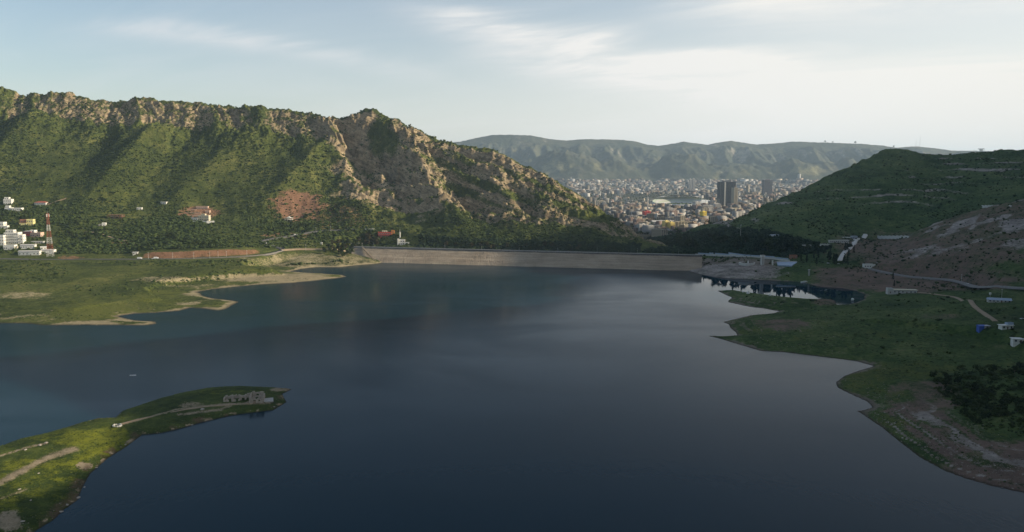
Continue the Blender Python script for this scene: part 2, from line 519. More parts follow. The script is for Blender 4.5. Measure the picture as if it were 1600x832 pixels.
RIBS_L = [  # (top, bottom, half width m, height m): ribs of rock with shaded clefts on their left
    ((618, 192), (725, 362), 52, 30), ((505, 195), (560, 300), 34, 15), ((545, 200), (600, 330), 34, -26), ((760, 262), (800, 352), 48, 30),
    ((700, 255), (742, 350), 30, -22), ((840, 300), (870, 355), 40, 22), ((800, 275), (832, 350), 26, -16), ((905, 325), (925, 362), 34, 14), ((460, 195), (478, 238), 26, 14), ((585, 190), (640, 350), 30, -18)]
SP_R = [(slope_point(*a), slope_point(*b), w, h) for a, b, w, h in RIBS_L]


SLABS = [[(612, 199), (660, 230), (720, 258), (775, 284), (830, 308)], [(655, 262), (700, 278), (760, 302), (840, 330), (905, 346), (945, 354)],
         [(640, 285), (690, 303), (740, 326)], [(500, 205), (545, 240), (590, 272)]]
SP_S = [[slope_point(*q) for q in ln] for ln in SLABS]


def shore_profile(d):
    b = np.where(d > 0, 0.15 + 0.075 * np.minimum(d, 60) + 0.9 * np.maximum(d - 60, 0), d * 0.16)
    return np.maximum(b, -14)


def left_parts(X, Y):
    X = np.asarray(X, float); Y = np.asarray(Y, float)
    u = X / Y
    PX = CX + FPX * u                       # close to the picture column; used only to place zones along the range
    zone = sstep(PX, 470, 580)              # bare rock end of the mountain
    # buttresses: shift the relief to and fro across the cliff
    z0, s0 = L_.eval(u, Y)
    sk = 22 * fbm(X / 150, Y / 60, 2, 3) + 38 * (s0 - 4)
    vary = 0.35 + 1.1 * sstep(fbm(X / 170, Y / 900, 3, 4), -0.35, 0.45)
    warp = (30 * fbm((X + sk) / 95, Y / 400, 3, 5) + 17 * ridged((X + 1.3 * sk) / 58, Y / 300, 3, 6)) * vary * (1 - 0.35 * zone) + 13 * fbm((X + sk) / 21, Y / 45, 4, 9)
    cl = np.clip(sstep(s0, 3.55, 4.0), 0, 1) * (1 - sstep(s0, 4.75, 5.0))
    z, s = L_.eval(u, Y, Y + warp * cl)
    # spurs and gullies on the grass slope
    mid = sstep(s0, 2.05, 2.8) * (1 - sstep(s0, 3.9, 4.25))
    low = sstep(s0, 2.0, 2.6)
    for (a, b, w, h) in SP_L:
        ex, ey = b[0] - a[0], b[1] - a[1]
        t = np.clip(((X - a[0]) * ex + (Y - a[1]) * ey) / (ex * ex + ey * ey), 0, 1.0)
        wob = 14 * fbm(X / 90, Y / 90, 2, 31)
        d = np.hypot(X - a[0] - t * ex, Y - a[1] - t * ey) + wob
        z = z + h * np.clip(1 - np.abs(d) / w, 0, 1) ** 1.2 * (1 - 0.75 * t ** 2) * np.where(s0 < 4.1, 1, 0)  * sstep(s0, 2.02, 2.4) * (1 - sstep(s0, 3.8, 4.1))
    rm = sstep(s0, 2.1, 2.5) * (1 - sstep(s0, 4.45 - 0.35 * sstep(PX, 640, 720), 4.9 - 0.35 * sstep(PX, 640, 720)))
    for (a, b, w, h) in SP_R:
        ex, ey = b[0] - a[0], b[1] - a[1]
        t = np.clip(((X - a[0]) * ex + (Y - a[1]) * ey) / (ex * ex + ey * ey), 0, 1.0)
        d = np.hypot(X - a[0] - t * ex, Y - a[1] - t * ey) + 12 * fbm(X / 40, Y / 40, 3, 33)
        z = z + h * np.clip(1 - np.abs(d) / w, 0, 1) ** 1.1 * (1 - 0.6 * t ** 2) * rm
    for ln in SP_S:                                  # tilted slabs that stand out along the flank
        dm = np.full(np.shape(X), 1e9)
        for a, b in zip(ln[:-1], ln[1:]):
            ex, ey = b[0] - a[0], b[1] - a[1]
            t = np.clip(((X - a[0]) * ex + (Y - a[1]) * ey) / (ex * ex + ey * ey), 0, 1.0)
            dm = np.minimum(dm, np.hypot(X - a[0] - t * ex, Y - a[1] - t * ey))
        z = z + 13 * np.clip(1 - np.abs(dm + 5 * fbm(X / 20, Y / 20, 3, 37)) / 17, 0, 1) * (0.6 + 0.6 * sstep(fbm(X / 45, Y / 45, 2, 38), -0.3, 0.3))
    gul = ridged(X / 120 + 0.35 * (Y / 120), Y / 420, 4, 21)
    z = z + mid * (4 + 5 * zone) * gul + low * 3.0 * fbm(X / 34, Y / 34, 4, 41) * (1 - sstep(s0, 4.0, 4.6))
    # ledges in the rock end: bedding that dips with the crest
    tt = np.clip(s - 3.0, 0, 2)
    ph = tt * 3.4 + 0.5 * fbm(X / 120, Y / 120, 3, 51)
    st = ph - np.sin(2 * np.pi * ph) / (2 * np.pi) * 1.15
    Yk, Zk = L_.knots(u)
    led = (st - ph) / 3.4 * np.maximum(Zk[5] - Zk[3], 20) * 0.62
    face = sstep(s0, 3.0, 3.4) * (1 - sstep(s0, 4.85, 5.0))
    z = z + zone * face * led
    crag = ridged(X / 46, Y / 46, 4, 61)
    z = z + zone * face * (12 * crag + 6 * fbm(X / 14, Y / 14, 3, 66)) * (1 - sstep(s0, 4.8, 5.0) * 0.6)
    z = z + (1 - zone) * cl * (6 * ridged(X / 19, Y / 16, 4, 71) + 4 * fbm(X / 7, Y / 6, 3, 73))
    crest = np.exp(-((s0 - 5.0) / 0.22) ** 2)
    z = z + crest * (4.2 * ridged(X / 15, Y / 40, 3, 81) + 6.0 * ridged(X / 48, Y / 60, 2, 83) - 3.0)
    # the low land by the water
    d = sdf(X, Y, lp)
    flat = 0.9 * fbm(X / 45, Y / 30, 4, 91) + 1.8 * fbm(X / 140, Y / 90, 3, 93)
    tq = z / 3.2 + 0.5 * fbm(X / 160, Y / 160, 2, 95)                 # old field terraces
    flat = flat - 0.36 * np.sin(2 * np.pi * tq) * 1.4
    z = z + flat * (1 - low) * sstep(d, 2, 60)
    zs = shore_profile(d)
    stp = sstep(PX, 425, 490) * sstep(Y, 1280, 1350)
    zs = np.where(d > 0, zs * (1 - stp) + stp * (0.15 + 0.30 * d + 0.6 * np.maximum(d - 70, 0)), zs)
    k = 2.0
    out = np.minimum(z, zs) - np.maximum(k - np.abs(z - zs), 0) ** 2 / (4 * k)
    return out, s0, s, d, zone, cl, face, warp, PX


def H_left(X, Y):
    return left_parts(X, Y)[0]


def rows_from(Lx, u, segs):
    Yk, _ = Lx.knots(u)
    R = []
    for k, n in enumerate(segs):
        for i in range(n):
            R.append(Yk[k] + (Yk[k + 1] - Yk[k]) * (i / n))
    R.append(Yk[-1])
    return np.stack(R)


def slope_of(X, Y, Z):
    """steepness 0..1 of a grid"""
    co = np.stack([X, Y, Z], -1)
    a = np.gradient(co, axis=0); b = np.gradient(co, axis=1)
    n = np.cross(a, b); n /= np.linalg.norm(n, axis=-1, keepdims=True) + 1e-9
    return 1 - np.abs(n[..., 2]), n


def blob(PX, PY, cx, cy, rx, ry, soft=0.35):
    sx, sy = max(rx, 10) * 0.45, max(ry, 4) * 0.45
    d = np.sqrt(((PX - cx) / rx) ** 2 + ((PY - cy) / ry) ** 2) + 0.55 * fbm(PX / sx + cx, PY / sy + cy, 4, 800, 0.6)
    return 1 - sstep(d, 1 - soft, 1 + soft)


def sdf_seg(x, y, a, b):
    ex, ey = b[0] - a[0], b[1] - a[1]
    t = np.clip(((x - a[0]) * ex + (y - a[1]) * ey) / (ex * ex + ey * ey), 0, 1)
    return np.hypot((x - a[0] - t * ex), (y - a[1] - t * ey) * 1.8)


def line(pts, w):
    return np.maximum.reduce([np.exp(-(sdf_seg(px, py, a, b) / w) ** 2) for a, b in zip(pts[:-1], pts[1:])])


uu = np.linspace(-0.95, 0.20, 1060)
YY = rows_from(L_, uu, [130, 4, 70, 85, 120, 22])
UU = np.broadcast_to(uu, YY.shape)
XX = UU * YY
ZZ, s0, s1_, dd, zone, cl_, face, wrp, PXC = left_parts(XX, YY)
st_, nn = slope_of(XX, YY, ZZ)
px, py = proj(XX, YY, ZZ)
rock = np.clip(sstep(s0 + 0.22 * fbm(XX / 60, YY / 200, 3, 15), 3.9, 4.12) * (1 - zone) * (0.30 + 0.9 * sstep(st_, 0.2, 0.6) - 0.55 * sstep(fbm(XX / 26, ZZ / 17, 4, 16), -0.08, 0.3)) + zone * face * sstep(st_, 0.16, 0.40) * 0.75 + zone * face * (0.12 + 0.75 * sstep(np.sin(2 * np.pi * ((s1_ - 3) * 3.4 + 0.35 * fbm(XX / 90, YY / 90, 3, 17))) + 0.6 * fbm(XX / 40, YY / 40, 3, 18), -0.1, 0.6)), 0, 1)
rock *= 1 - 0.75 * (1 - zone) * sstep(wrp + 14 * fbm(XX / 22, ZZ / 22, 3, 19), 4, 26) * sstep(6.0 - s0, 0, 1)
rock *= 1 - 0.95 * blob(px, py, 600, 215, 26, 32) * 0.8
rock = np.maximum(rock, 0.45 * (face * zone) * sstep(fbm(px / 40, py / 10, 3, 5), 0.0, 0.4))
# green bench below the crest cliffs and the grassy apron at the far right end
jit = 0.10 * fbm(XX / 70, YY / 70, 3, 20)
bench = (np.exp(-((s1_ + jit - 4.28) / 0.14) ** 2) + 0.8 * np.exp(-((s1_ + jit - 4.66) / 0.06) ** 2)) * sstep(px, 640, 720)
rock *= 1 - 0.85 * np.clip(bench, 0, 1)
rock = np.maximum(rock, np.exp(-((s1_ + jit - 4.52) / 0.07) ** 2) * sstep(px, 610, 660) * 0.9)
rock = np.maximum(rock, np.exp(-((s1_ + jit - 4.86) / 0.09) ** 2) * sstep(px, 600, 650) * 0.9)
rock *= 1 - 0.8 * blob(px, py, 930, 338, 50, 10)
for ln in SLABS:
    rock = np.maximum(rock, line(ln, 7.5))
    rock *= 1 - 0.6 * line([(x_, y_ + 13) for x_, y_ in ln[1:]], 7) * (face > 0.3)
soil = np.maximum.reduce([blob(px, py, 465, 322, 42, 26), 0.62 * blob(px, py, 530, 342, 50, 22), 0.9 * blob(px, py, 310, 332, 34, 10),
                          0.9 * sstep(s0, 0.985, 1.0) * (1 - sstep(s0, 1.99, 2.03)) * sstep(px, 205, 235) * (1 - sstep(px, 395, 425)),
                          0.7 * blob(px, py, 110, 403, 24, 3.5), 0.6 * blob(px, py, 200, 380, 30, 5), 0.45 * blob(px, py, 225, 322, 30, 8) * 0, 0.7 * blob(px, py, 450, 368, 45, 5)])
dry = fbm(XX / 60, YY / 40, 4, 7)
sand = np.clip((1 - sstep(dd + 16 * fbm(XX / 34, YY / 26, 4, 8), 1, 14)) * (0.35 + 0.6 * sstep(px, 50, 250)) + 0.55 * (1 - sstep(dd, 20, 70)) * sstep(dry, 0.0, 0.3) * (1 - sstep(s0, 0.8, 1.0)), 0, 1)
sand = np.maximum.reduce([sand, 0.5 * blob(px, py, 490, 408, 110, 14), 0.75 * blob(px, py, 430, 434, 110, 7), 0.45 * blob(px, py, 40, 462, 60, 6), 0.55 * blob(px, py, 265, 437, 60, 5), 0.4 * blob(px, py, 330, 447, 90, 3)])
sand *= 1 - sstep(s0, 1.0, 1.3)
lush = np.clip(0.85 * blob(px, py, 150, 487, 75, 16) + 0.5 * blob(px, py, 300, 465, 110, 14) + 0.5 * sstep(fbm(XX / 90, YY / 60, 3, 77), -0.05, 0.4) * (1 - sstep(s0, 0.9, 1.0)) + 0.45 * blob(px, py, 120, 310, 140, 14) + 0.35 * bench, 0, 1)
grid_mesh('terrain', XX, YY, ZZ, M_LEFT, np.stack([rock, soil * 0.78, sand, lush], -1), kind='structure', label='steep green mountain with a rocky cliff crest above the left shore', keep=ZZ > -12)

# ------------------------------------------------------------------ right shore and hill
R_ = Lines([(900, 840, 330), (1900, 847, 330)],
           [(900, 400, 1400), (1085, 399, 1352), (1140, 402, 1345), (1200, 406, 1330), (1300, 416, 1240), (1350, 424, 1150), (1400, 430, 1100), (1500, 442, 985), (1600, 452, 899), (1800, 470, 760), (2100, 480, 700)],
           [(900, 420, 1560), (1000, 392, 1520), (1100, 382, 1470), (1200, 369, 1470), (1300, 365, 1490), (1360, 376, 1490), (1384, 383, 1480), (1422, 368, 1450), (1456, 353, 1420), (1492, 339, 1390), (1536, 325, 1360), (1600, 312, 1330), (1700, 285, 1290), (2100, 230, 1200)],
           [(900, 430, 1600), (1000, 394, 1560), (1100, 383, 1510), (1200, 369, 1510), (1300, 364, 1530), (1360, 376, 1535), (1384, 384, 1530), (1422, 376, 1520), (1456, 364, 1500), (1492, 350, 1480), (1536, 336, 1450), (1600, 325, 1430), (1700, 296, 1380), (2100, 240, 1300)],
           [(900, 450, 1760), (980, 402, 1760), (1010, 384, 1760), (1025, 371, 1765), (1052, 366, 1775), (1094, 356, 1800), (1135, 349, 1820), (1162, 340, 1840), (1184, 328, 1860), (1217, 315, 1890), (1245, 302.5, 1920), (1276, 288, 1950), (1312, 269, 1985), (1343, 256, 2000), (1370, 243, 2010), (1379, 239, 2012),
            (1400, 238.5, 2020), (1418, 238, 2020), (1432, 240.5, 2025), (1456, 245, 2030), (1492, 246, 2040), (1516, 242, 2050), (1540, 241, 2060), (1572, 239, 2070), (1600, 239, 2080), (1700, 225, 2080), (2100, 180, 2080)],
           [(900, 460, 2000), (1000, 420, 2050), (1094, 385, 2100), (1245, 330, 2250), (1379, 270, 2400), (1600, 262, 2500), (2100, 220, 2500)],
           sharp=(4,), wide=0.03)


def rshore(d, PX, Y):
    b = np.where(d > 0, 0.2 + 0.16 * np.minimum(d, 28) + 0.09 * np.clip(d - 28, 0, 100) + 0.9 * np.maximum(d - 128, 0), d * 0.2)
    steep = sstep(Y, 1090, 1160) * (1 - sstep(PX, 1300, 1380))
    b = np.where(d > 0, b * (1 - steep) + steep * (0.2 + 0.22 * d), b)
    return np.maximum(b, -14)


def right_parts(X, Y):
    X = np.asarray(X, float); Y = np.asarray(Y, float)
    u = X / Y; PX = CX + FPX * u
    z0, s0 = R_.eval(u, Y)
    near = np.exp(-((s0 - 2.0) / 0.5) ** 2) * sstep(PX, 1370, 1500)
    warp = 20 * ridged(X / 80, Y / 200, 3, 105) * near * (s0 < 2.3)
    z, s = R_.eval(u, Y, Y + warp)
    hill = sstep(s0, 3.1, 3.7)
    slopez = sstep(s0, 1.0, 1.3)
    z = z + hill * (1 - sstep(s0, 4.6, 5.0)) * (9 * ridged(X / 170 - Y / 300, Y / 500, 4, 121))
    z = z + slopez * 1.8 * fbm(X / 30, Y / 30, 4, 131)
    # stepped limestone beds on the hill
    ph = z / 15.0 + 0.8 * fbm(X / 150, Y / 150, 3, 141)
    z = z - hill * (1 - sstep(s0, 4.85, 5.0)) * np.sin(2 * np.pi * ph) * 1.5
    nearm = sstep(s0, 1.15, 1.5) * (1 - sstep(s0, 2.0, 2.6)) * sstep(PX, 1370, 1450)
    z = z + nearm * (5 * ridged(X / 60 + Y / 90, Y / 240, 4, 151) + 2.2 * fbm(X / 12, Y / 12, 3, 155))
    z = z + np.exp(-((s0 - 4.0) / 0.2) ** 2) * 1.6 * ridged(X / 16, Y / 50, 3, 161)
    flat = 1.0 * fbm(X / 40, Y / 30, 4, 171) + 2.2 * fbm(X / 120, Y / 80, 3, 173)
    d = sdf(X, Y, rp)
    z = z + flat * (1 - slopez) * sstep(d, 2, 50)
    cap = np.where(s0 < 1.0, np.minimum(z, 30), z)
    zs = rshore(d, PX, Y)
    # wave-cut benches left by the falling water
    zs = zs - np.where((d > 0) & (d < 60), 0.36 * np.sin(zs * 2.6) * sstep(d, 0, 8), 0)
    k = 2.0
    out = np.minimum(cap, zs) - np.maximum(k - np.abs(cap - zs), 0) ** 2 / (4 * k)
    return out, s0, s, d, PX, hill, nearm


def H_right(X, Y):
    return right_parts(X, Y)[0]


uu = np.linspace(0.09, 0.98, 760)
YY = rows_from(R_, uu, [230, 75, 10, 110, 16])
XX = uu * YY
ZZ, s0, s1_, dd, PXC, hill, nearm = right_parts(XX, YY)
st_, nn = slope_of(XX, YY, ZZ)
px, py = proj(XX, YY, ZZ)
beds = sstep(np.sin(2 * np.pi * (ZZ / 15.0 + 0.8 * fbm(XX / 150, YY / 150, 3, 141))), 0.25, 0.8)
rock = np.clip(hill * (0.15 + 0.85 * beds) * sstep(fbm(XX / 130, YY / 200, 4, 201), -0.12, 0.3) * 0.8 + hill * 0.8 * blob(px, py, 1500, 310, 120, 26) * beds + nearm * sstep(fbm(XX / 60, YY / 60, 4, 205), -0.15, 0.3) * 0.8
               , 0, 1)
rock = np.maximum.reduce([rock, 0.7 * blob(px, py, 1140, 425, 90, 14), 0.5 * hill * blob(px, py, 1320, 315, 50, 25) * beds])
soil = np.clip(np.maximum.reduce([nearm * 0.75, 0.9 * blob(px, py, 1400, 435, 220, 22) * sstep(px, 1230, 1300), 0.75 * blob(px, py, 1440, 620, 60, 40), 0.9 * blob(px, py, 1560, 720, 110, 32), 0.8 * blob(px, py, 1225, 508, 50, 11),
                                  0.8 * blob(px, py, 1290, 472, 22, 6), 0.5 * blob(px, py, 1560, 495, 40, 8), 0.6 * blob(px, py, 1470, 495, 40, 5), 0.85 * blob(px, py, 1460, 390, 160, 45) * sstep(py, 340, 380)]), 0, 1)
sand = np.clip((1 - sstep(dd + 9 * fbm(XX / 20, YY / 20, 4, 214), 0, 7)) * 0.7 + 0.4 * (1 - sstep(dd, 5, 40)) * sstep(fbm(XX / 30, YY / 20, 3, 215), 0.0, 0.3), 0, 1) * (s0 < 1.02) * (1 - 0.6 * blob(px, py, 1300, 545, 90, 20))
bank = (1 - sstep(dd, 30, 75)) * (s0 < 1.02) * sstep(px, 1340, 1400) * sstep(py, 600, 650)
band = np.sin(ZZ * 3.4 + 2.0 * fbm(XX / 25, YY / 25, 3, 219))
soil = np.clip(np.maximum(soil, bank * (0.55 + 0.45 * sstep(band, -0.3, 0.5))), 0, 1)
sand = np.clip(np.maximum.reduce([sand * (1 - 0.7 * bank), 0.75 * blob(px, py, 1150, 412, 80, 10), bank * 0.8 * sstep(-band, 0.35, 0.9)]), 0, 1)
rock = np.maximum(rock, bank * 0.62 * sstep(-band, 0.1, 0.9))
soil *= 1 - 0.8 * bank * (1 - sstep(dd + 6 * fbm(XX / 18, YY / 18, 3, 223), 8, 16)) * (1 - sstep(px, 1450, 1520))
band2 = np.sin(ZZ * 6.0 + fbm(XX / 25, YY / 25, 3, 220))
sand = np.maximum(sand, 0.6 * sstep(band2, 0.3, 0.9) * np.maximum(blob(px, py, 1210, 508, 70, 14), blob(px, py, 1200, 470, 60, 8)))
lush = np.clip(0.75 * sstep(fbm(XX / 38, YY / 38, 4, 218), 0.05, 0.4) * (s0 < 1.0) * sstep(py, 470, 500) + 0.9 * blob(px, py, 1400, 580, 110, 16) + 0.8 * blob(px, py, 1340, 605, 40, 22) + 0.7 * blob(px, py, 1190, 520, 30, 5) + 0.4 * blob(px, py, 1400, 680, 60, 22) + 0.3 * blob(px, py, 1420, 545, 22, 8), 0, 1)
soil = np.maximum(soil, 0.5 * sstep(fbm(XX / 26, YY / 18, 4, 222), 0.12, 0.4) * (s0 < 1.0) * sstep(dd, 4, 20))
soil *= 1 - 0.7 * np.clip(lush, 0, 1)
grid_mesh('terrain', XX, YY, ZZ, M_RIGHT, np.stack([rock, soil * (0.75 + 0.25 * bank), sand, lush * 0.8], -1), kind='structure', label='shaded green and stony hill above the right shore', keep=ZZ > -12)

# range carried on unseen, heights shaped to shade lake, island and right hill
Xg, Yg = np.meshgrid(np.arange(230, 3000, 16.0), np.arange(-500, 2500, 16.0))
top = np.interp(Yg, [-500, 0, 400, 480, 540, 610, 640, 800, 950, 1200, 1400, 1700, 2050, 2500], [290, 290, 288, 330, 390, 480, 500, 440, 340, 400, 560, 620, 590, 460])
start = 0.69 * np.maximum(Yg, 100) + 70
zo = np.minimum(1.3 * np.maximum(Xg - start, 0), top)
zo = np.where(Xg > start + top / 1.3 + 250, top - 0.3 * (Xg - start - top / 1.3 - 250), zo)
zo = np.where(Yg > 1250, zo - np.where(Xg <= start, 30, 0), zo)
zo = zo + np.where(Xg > start, 14 * ridged(Xg / 160, Yg / 160, 4, 301), 0) - np.where(Xg <= start, 16, 0)
grid_mesh('hills', Xg, Yg, zo, M_RIGHT, np.zeros(Xg.shape + (4,)), kind='structure', label='unseen hillside along the right shore, shaped to cast shade')

# ------------------------------------------------------------------ island
def isle_parts(X, Y):
    d = sdf(X, Y, ip)
    z = np.where(d > 0, 0.1 + 3.4 * (1 - np.exp(-d / 9.0)) + 2.2 * (1 - np.exp(-d / 30.0)), d * 0.25)
    z = z + sstep(d, 0.5, 10) * (0.55 * fbm(X / 9, Y / 9, 4, 401) + 1.1 * fbm(X / 32, Y / 32, 3, 403))
    z = z + sstep(d, -1, 3) * (1 - sstep(d, 6, 14)) * 0.35 * ridged(X / 4, Y / 4, 3, 405)
    return np.maximum(z, -8), d


def H_isle(X, Y):
    return isle_parts(np.asarray(X, float), np.asarray(Y, float))[0]


uu = np.linspace(-1.0, -0.255, 520)
YY = np.broadcast_to(np.linspace(300, 625, 420)[:, None], (420, 520))
XX = uu * YY
ZZ, dd = isle_parts(XX, YY)
px, py = proj(XX, YY, ZZ)
sand = np.maximum.reduce([0.72 * line([(-10, 760), (30, 738), (75, 715), (115, 702)], 11), 0.7 * blob(px, py, 15, 815, 22, 18), 0.8 * blob(px, py, 132, 728, 14, 6),
                          0.7 * line([(0, 713), (40, 700), (72, 693)], 4), 0.7 * line([(190, 664), (240, 650), (275, 640), (345, 632)], 3), 0.6 * line([(345, 632), (420, 630)], 5), 0.7 * line([(280, 648), (345, 640), (360, 634)], 5), 0.6 * blob(px, py, 300, 634, 22, 6),
                          0.75 * blob(px, py, 440, 609, 18, 3), 0.5 * line([(0, 780), (40, 765)], 5)])
soil = np.clip((1 - sstep(dd, 3, 9)) * sstep(fbm(XX / 16, YY / 16, 3, 421), -0.15, 0.2) * 0.6 * (px > 60), 0, 1)
rock = np.clip((1 - sstep(dd, 1, 4.5)) * sstep(fbm(XX / 7, YY / 7, 3, 423), 0.0, 0.3) * 0.8, 0, 1)
lush = np.clip(0.8 * blob(px, py, 90, 760, 110, 60) * sstep(fbm(XX / 22, YY / 22, 3, 425), -0.2, 0.3) + 0.8 * blob(px, py, 165, 690, 55, 25) + 0.5 * blob(px, py, 90, 680, 60, 14) + 0.45 * blob(px, py, 330, 612, 80, 5), 0, 1)
grid_mesh('island', XX, YY, ZZ, M_ISLE, np.stack([rock, soil, sand, lush], -1), kind='structure', label='low grassy tongue of land reaching into the lake', keep=ZZ > -7.5)

# ------------------------------------------------------------------ valley floor behind the dam, far ridge, ground sheet
def valley_z(X, Y):
    return np.interp(Y, [1300, 1650, 2300, 2800, 4500, 7500, 9000, 14000], [-48, -52, -52, -48, -38, 0, 26, 60]) + 4 * fbm(X / 400, Y / 600, 3, 501)


uu = np.linspace(-0.02, 0.62, 190)
vy = np.geomspace(1560, 9600, 170)
YY = np.broadcast_to(vy[:, None], (170, 190)); XX = uu * YY
ZZ = valley_z(XX, YY)
mk_ = np.zeros(XX.shape + (4,)); mk_[..., 2] = 0.55 * sstep(fbm(XX / 500, YY / 900, 3, 511), -0.3, 0.3)
grid_mesh('ground', XX, YY, ZZ, M_VALLEY, mk_, kind='structure', label='valley floor under the city beyond the dam')

F_ = Lines([(500, 300, 7600), (1800, 300, 7600)],
           [(500, 288, 8600), (820, 282, 8600), (900, 279, 8600), (960, 286, 8600), (1040, 287, 8700), (1200, 290, 8700), (1280, 288, 8700), (1800, 285, 8700)],
           [(500, 262, 10000), (740, 262, 10000), (1000, 262, 10100), (1200, 264, 10200), (1800, 262, 10200)],
           [(400, 240, 11000), (600, 228, 11000), (690, 224, 11000), (720, 221.5, 11000), (744, 216, 11000), (770, 211, 11000), (800, 211, 11000), (830, 212, 11000), (855, 217, 11000), (885, 220, 11000), (910, 218, 11000), (940, 218, 11000), (975, 219, 11000), (992, 221, 11000), (1012, 226.5, 11000), (1030, 228, 11000),
            (1050, 225, 11000), (1068, 221.5, 11000), (1085, 224, 11000), (1105, 226.5, 11000), (1122, 223, 11000), (1142, 220.5, 11000), (1160, 223, 11000), (1180, 226, 11000), (1210, 224.5, 11000), (1240, 221.5, 11000), (1285, 223, 11000), (1345, 225, 11000), (1380, 228, 11000), (1400, 231, 11000), (1430, 229, 11000),
            (1460, 232, 11000), (1490, 236, 11000), (1530, 236, 11000), (1600, 238, 11000), (1800, 240, 11000)],
           [(400, 262, 12600), (1800, 262, 12600)], sharp=(3,), wide=0.03)


FOOT_HILLS = [(float(at_depth(cx_, 285, yy_)[0]), yy_, w_, d_, h_) for cx_, yy_, w_, d_, h_ in ((905, 9100, 480, 700, 150), (970, 9000, 380, 500, 95), (1085, 9050, 520, 650, 165), (1040, 9300, 420, 600, 110), (1160, 9050, 420, 600, 110), (1240, 9100, 520, 700, 150), (860, 9300, 420, 600, 130), (1320, 9200, 500, 600, 150))]


def far_z(X, Y):
    u = X / Y
    z0, s0 = F_.eval(u, Y)
    w = 420 * ridged(X / 620, Y / 3000, 4, 601) * sstep(s0, 1.0, 1.6) * (1 - sstep(s0, 2.15, 2.85))
    z, s = F_.eval(u, Y, Y + w)
    foot = sstep(s0, 0.4, 1.0) * (1 - sstep(s0, 1.8, 2.4))
    z = z + foot * (40 * np.maximum(ridged(X / 700, Y / 700, 3, 611), -0.2))
    wx = X + 60 * fbm(X / 300, Y / 300, 3, 615); wy = Y + 60 * fbm(X / 300, Y / 300, 3, 616)
    for hx, hy, hw, hd, hh in FOOT_HILLS:
        q = np.hypot((wx - hx) / hw, (wy - hy) / hd)
        z = z + 1.1 * hh * np.clip(1 - q, 0, 1) ** 1.25 * (1 + 0.25 * ridged(X / 160, Y / 160, 3, 617))
    z = z + sstep(s0, 0.9, 1.5) * (1 - sstep(s0, 2.4, 2.95)) * 62 * ridged(X / 300, Y / 900, 4, 621)
    z = z + 6 * fbm(X / 60, Y / 90, 3, 631) * sstep(s0, 0.6, 1.2)
    return z, s0, s


uu = np.linspace(-0.40, 0.85, 900)
YY = rows_from(F_, uu, [14, 60, 75, 10]); XX = uu * YY
ZZ, s0, s1_ = far_z(XX, YY)
st_, nn = slope_of(XX, YY, ZZ)
px, py = proj(XX, YY, ZZ)
rock = np.clip(sstep(s0, 1.7, 2.3) * (0.25 + sstep(st_, 0.10, 0.34) * 0.6) * sstep(fbm(XX / 130, YY / 900, 4, 641), -0.2, 0.35) + 0.3 * sstep(fbm(XX / 240, YY / 300, 4, 642), 0.0, 0.5), 0, 1) * (1 - sstep(s0, 2.92, 3.0) * 0.6)
sand = 0.6 * sstep(s0, 0.5, 1.0) * (1 - sstep(s0, 1.5, 2.0)) * sstep(fbm(XX / 300, YY / 300, 3, 651), 0.0, 0.4)
grid_mesh('mountains', XX, YY, ZZ, M_FAR, np.stack([rock, 0 * rock, sand, 0 * rock], -1), kind='structure', label='long hazy ridge beyond the city')

Xg, Yg = np.meshgrid(np.linspace(-24000, 24000, 25), np.linspace(-6000, 26000, 25))
grid_mesh('ground', Xg, Yg, 0 * Xg - 75, M_VALLEY, np.zeros(Xg.shape + (4,)), kind='structure', label='plain under the whole landscape')

# ------------------------------------------------------------------ water
m, t, b, _ = new_mat('lake water')
co = t.n('ShaderNodeTexCoord').outputs['Object']
b.inputs['Base Color'].default_value = (0.003, 0.022, 0.034, 1)
b.inputs['IOR'].default_value = 1.14
b.inputs['Specular IOR Level'].default_value = 0.5
mpw = t.n('ShaderNodeMapping'); mpw.inputs['Scale'].default_value = (1.0, 2.2, 1.0); mpw.inputs['Rotation'].default_value = (0, 0, -0.3)
t.l(co, mpw.inputs[0])
nw = t.noise(mpw.outputs[0], 0.0032, 5, 0.6, 0.8)
sw = t.n('ShaderNodeSeparateXYZ'); t.l(co, sw.inputs[0])
calm = t.math('MULTIPLY', t.smooth(sw.outputs[0], 180, 330), t.smooth(sw.outputs[1], 880, 1040))     # the sheltered cove lies still
wind = t.math('SUBTRACT', 1.0, t.math('MULTIPLY', calm, 0.92))
t.l(t.math('MULTIPLY', t.ramp(nw, [(0.38, (0.15,) * 3), (0.62, (0.25,) * 3)]), wind), b.inputs['Roughness'])
mp = t.n('ShaderNodeMapping'); mp.inputs['Scale'].default_value = (1.0, 0.45, 1.0); mp.inputs['Rotation'].default_value = (0, 0, 0.4)
t.l(co, mp.inputs[0])
h = t.math('ADD', t.math('MULTIPLY', t.noise(mp.outputs[0], 0.22, 3, 0.6), 0.9), t.math('MULTIPLY', t.noise(mp.outputs[0], 0.9, 2, 0.5), 0.25))
bump(t, b, t.math('MULTIPLY', h, t.math('MULTIPLY', wind, t.ramp(nw, [(0.38, (0.5,) * 3), (0.62, (1.0,) * 3)]))), 0.10, 1.0)
M_WATER = m
wp = [(-3200, -1200), (1500, -1200), (1500, 1180), (340, 1345), (DAM_B[0] + 10, DAM_B[1] + 4), (DAM_A[0] - 10, DAM_A[1] + 4), (-420, 1470), (-3200, 1470)]
me = bpy.data.meshes.new('lake')
me.from_pydata([(x, y, 0) for x, y in wp], [], [list(range(len(wp)))])
me.update()
me.materials.append(M_WATER)
o = bpy.data.objects.new('lake', me); COL.objects.link(o)
o['kind'] = 'structure'; o['label'] = 'dark blue reservoir water'

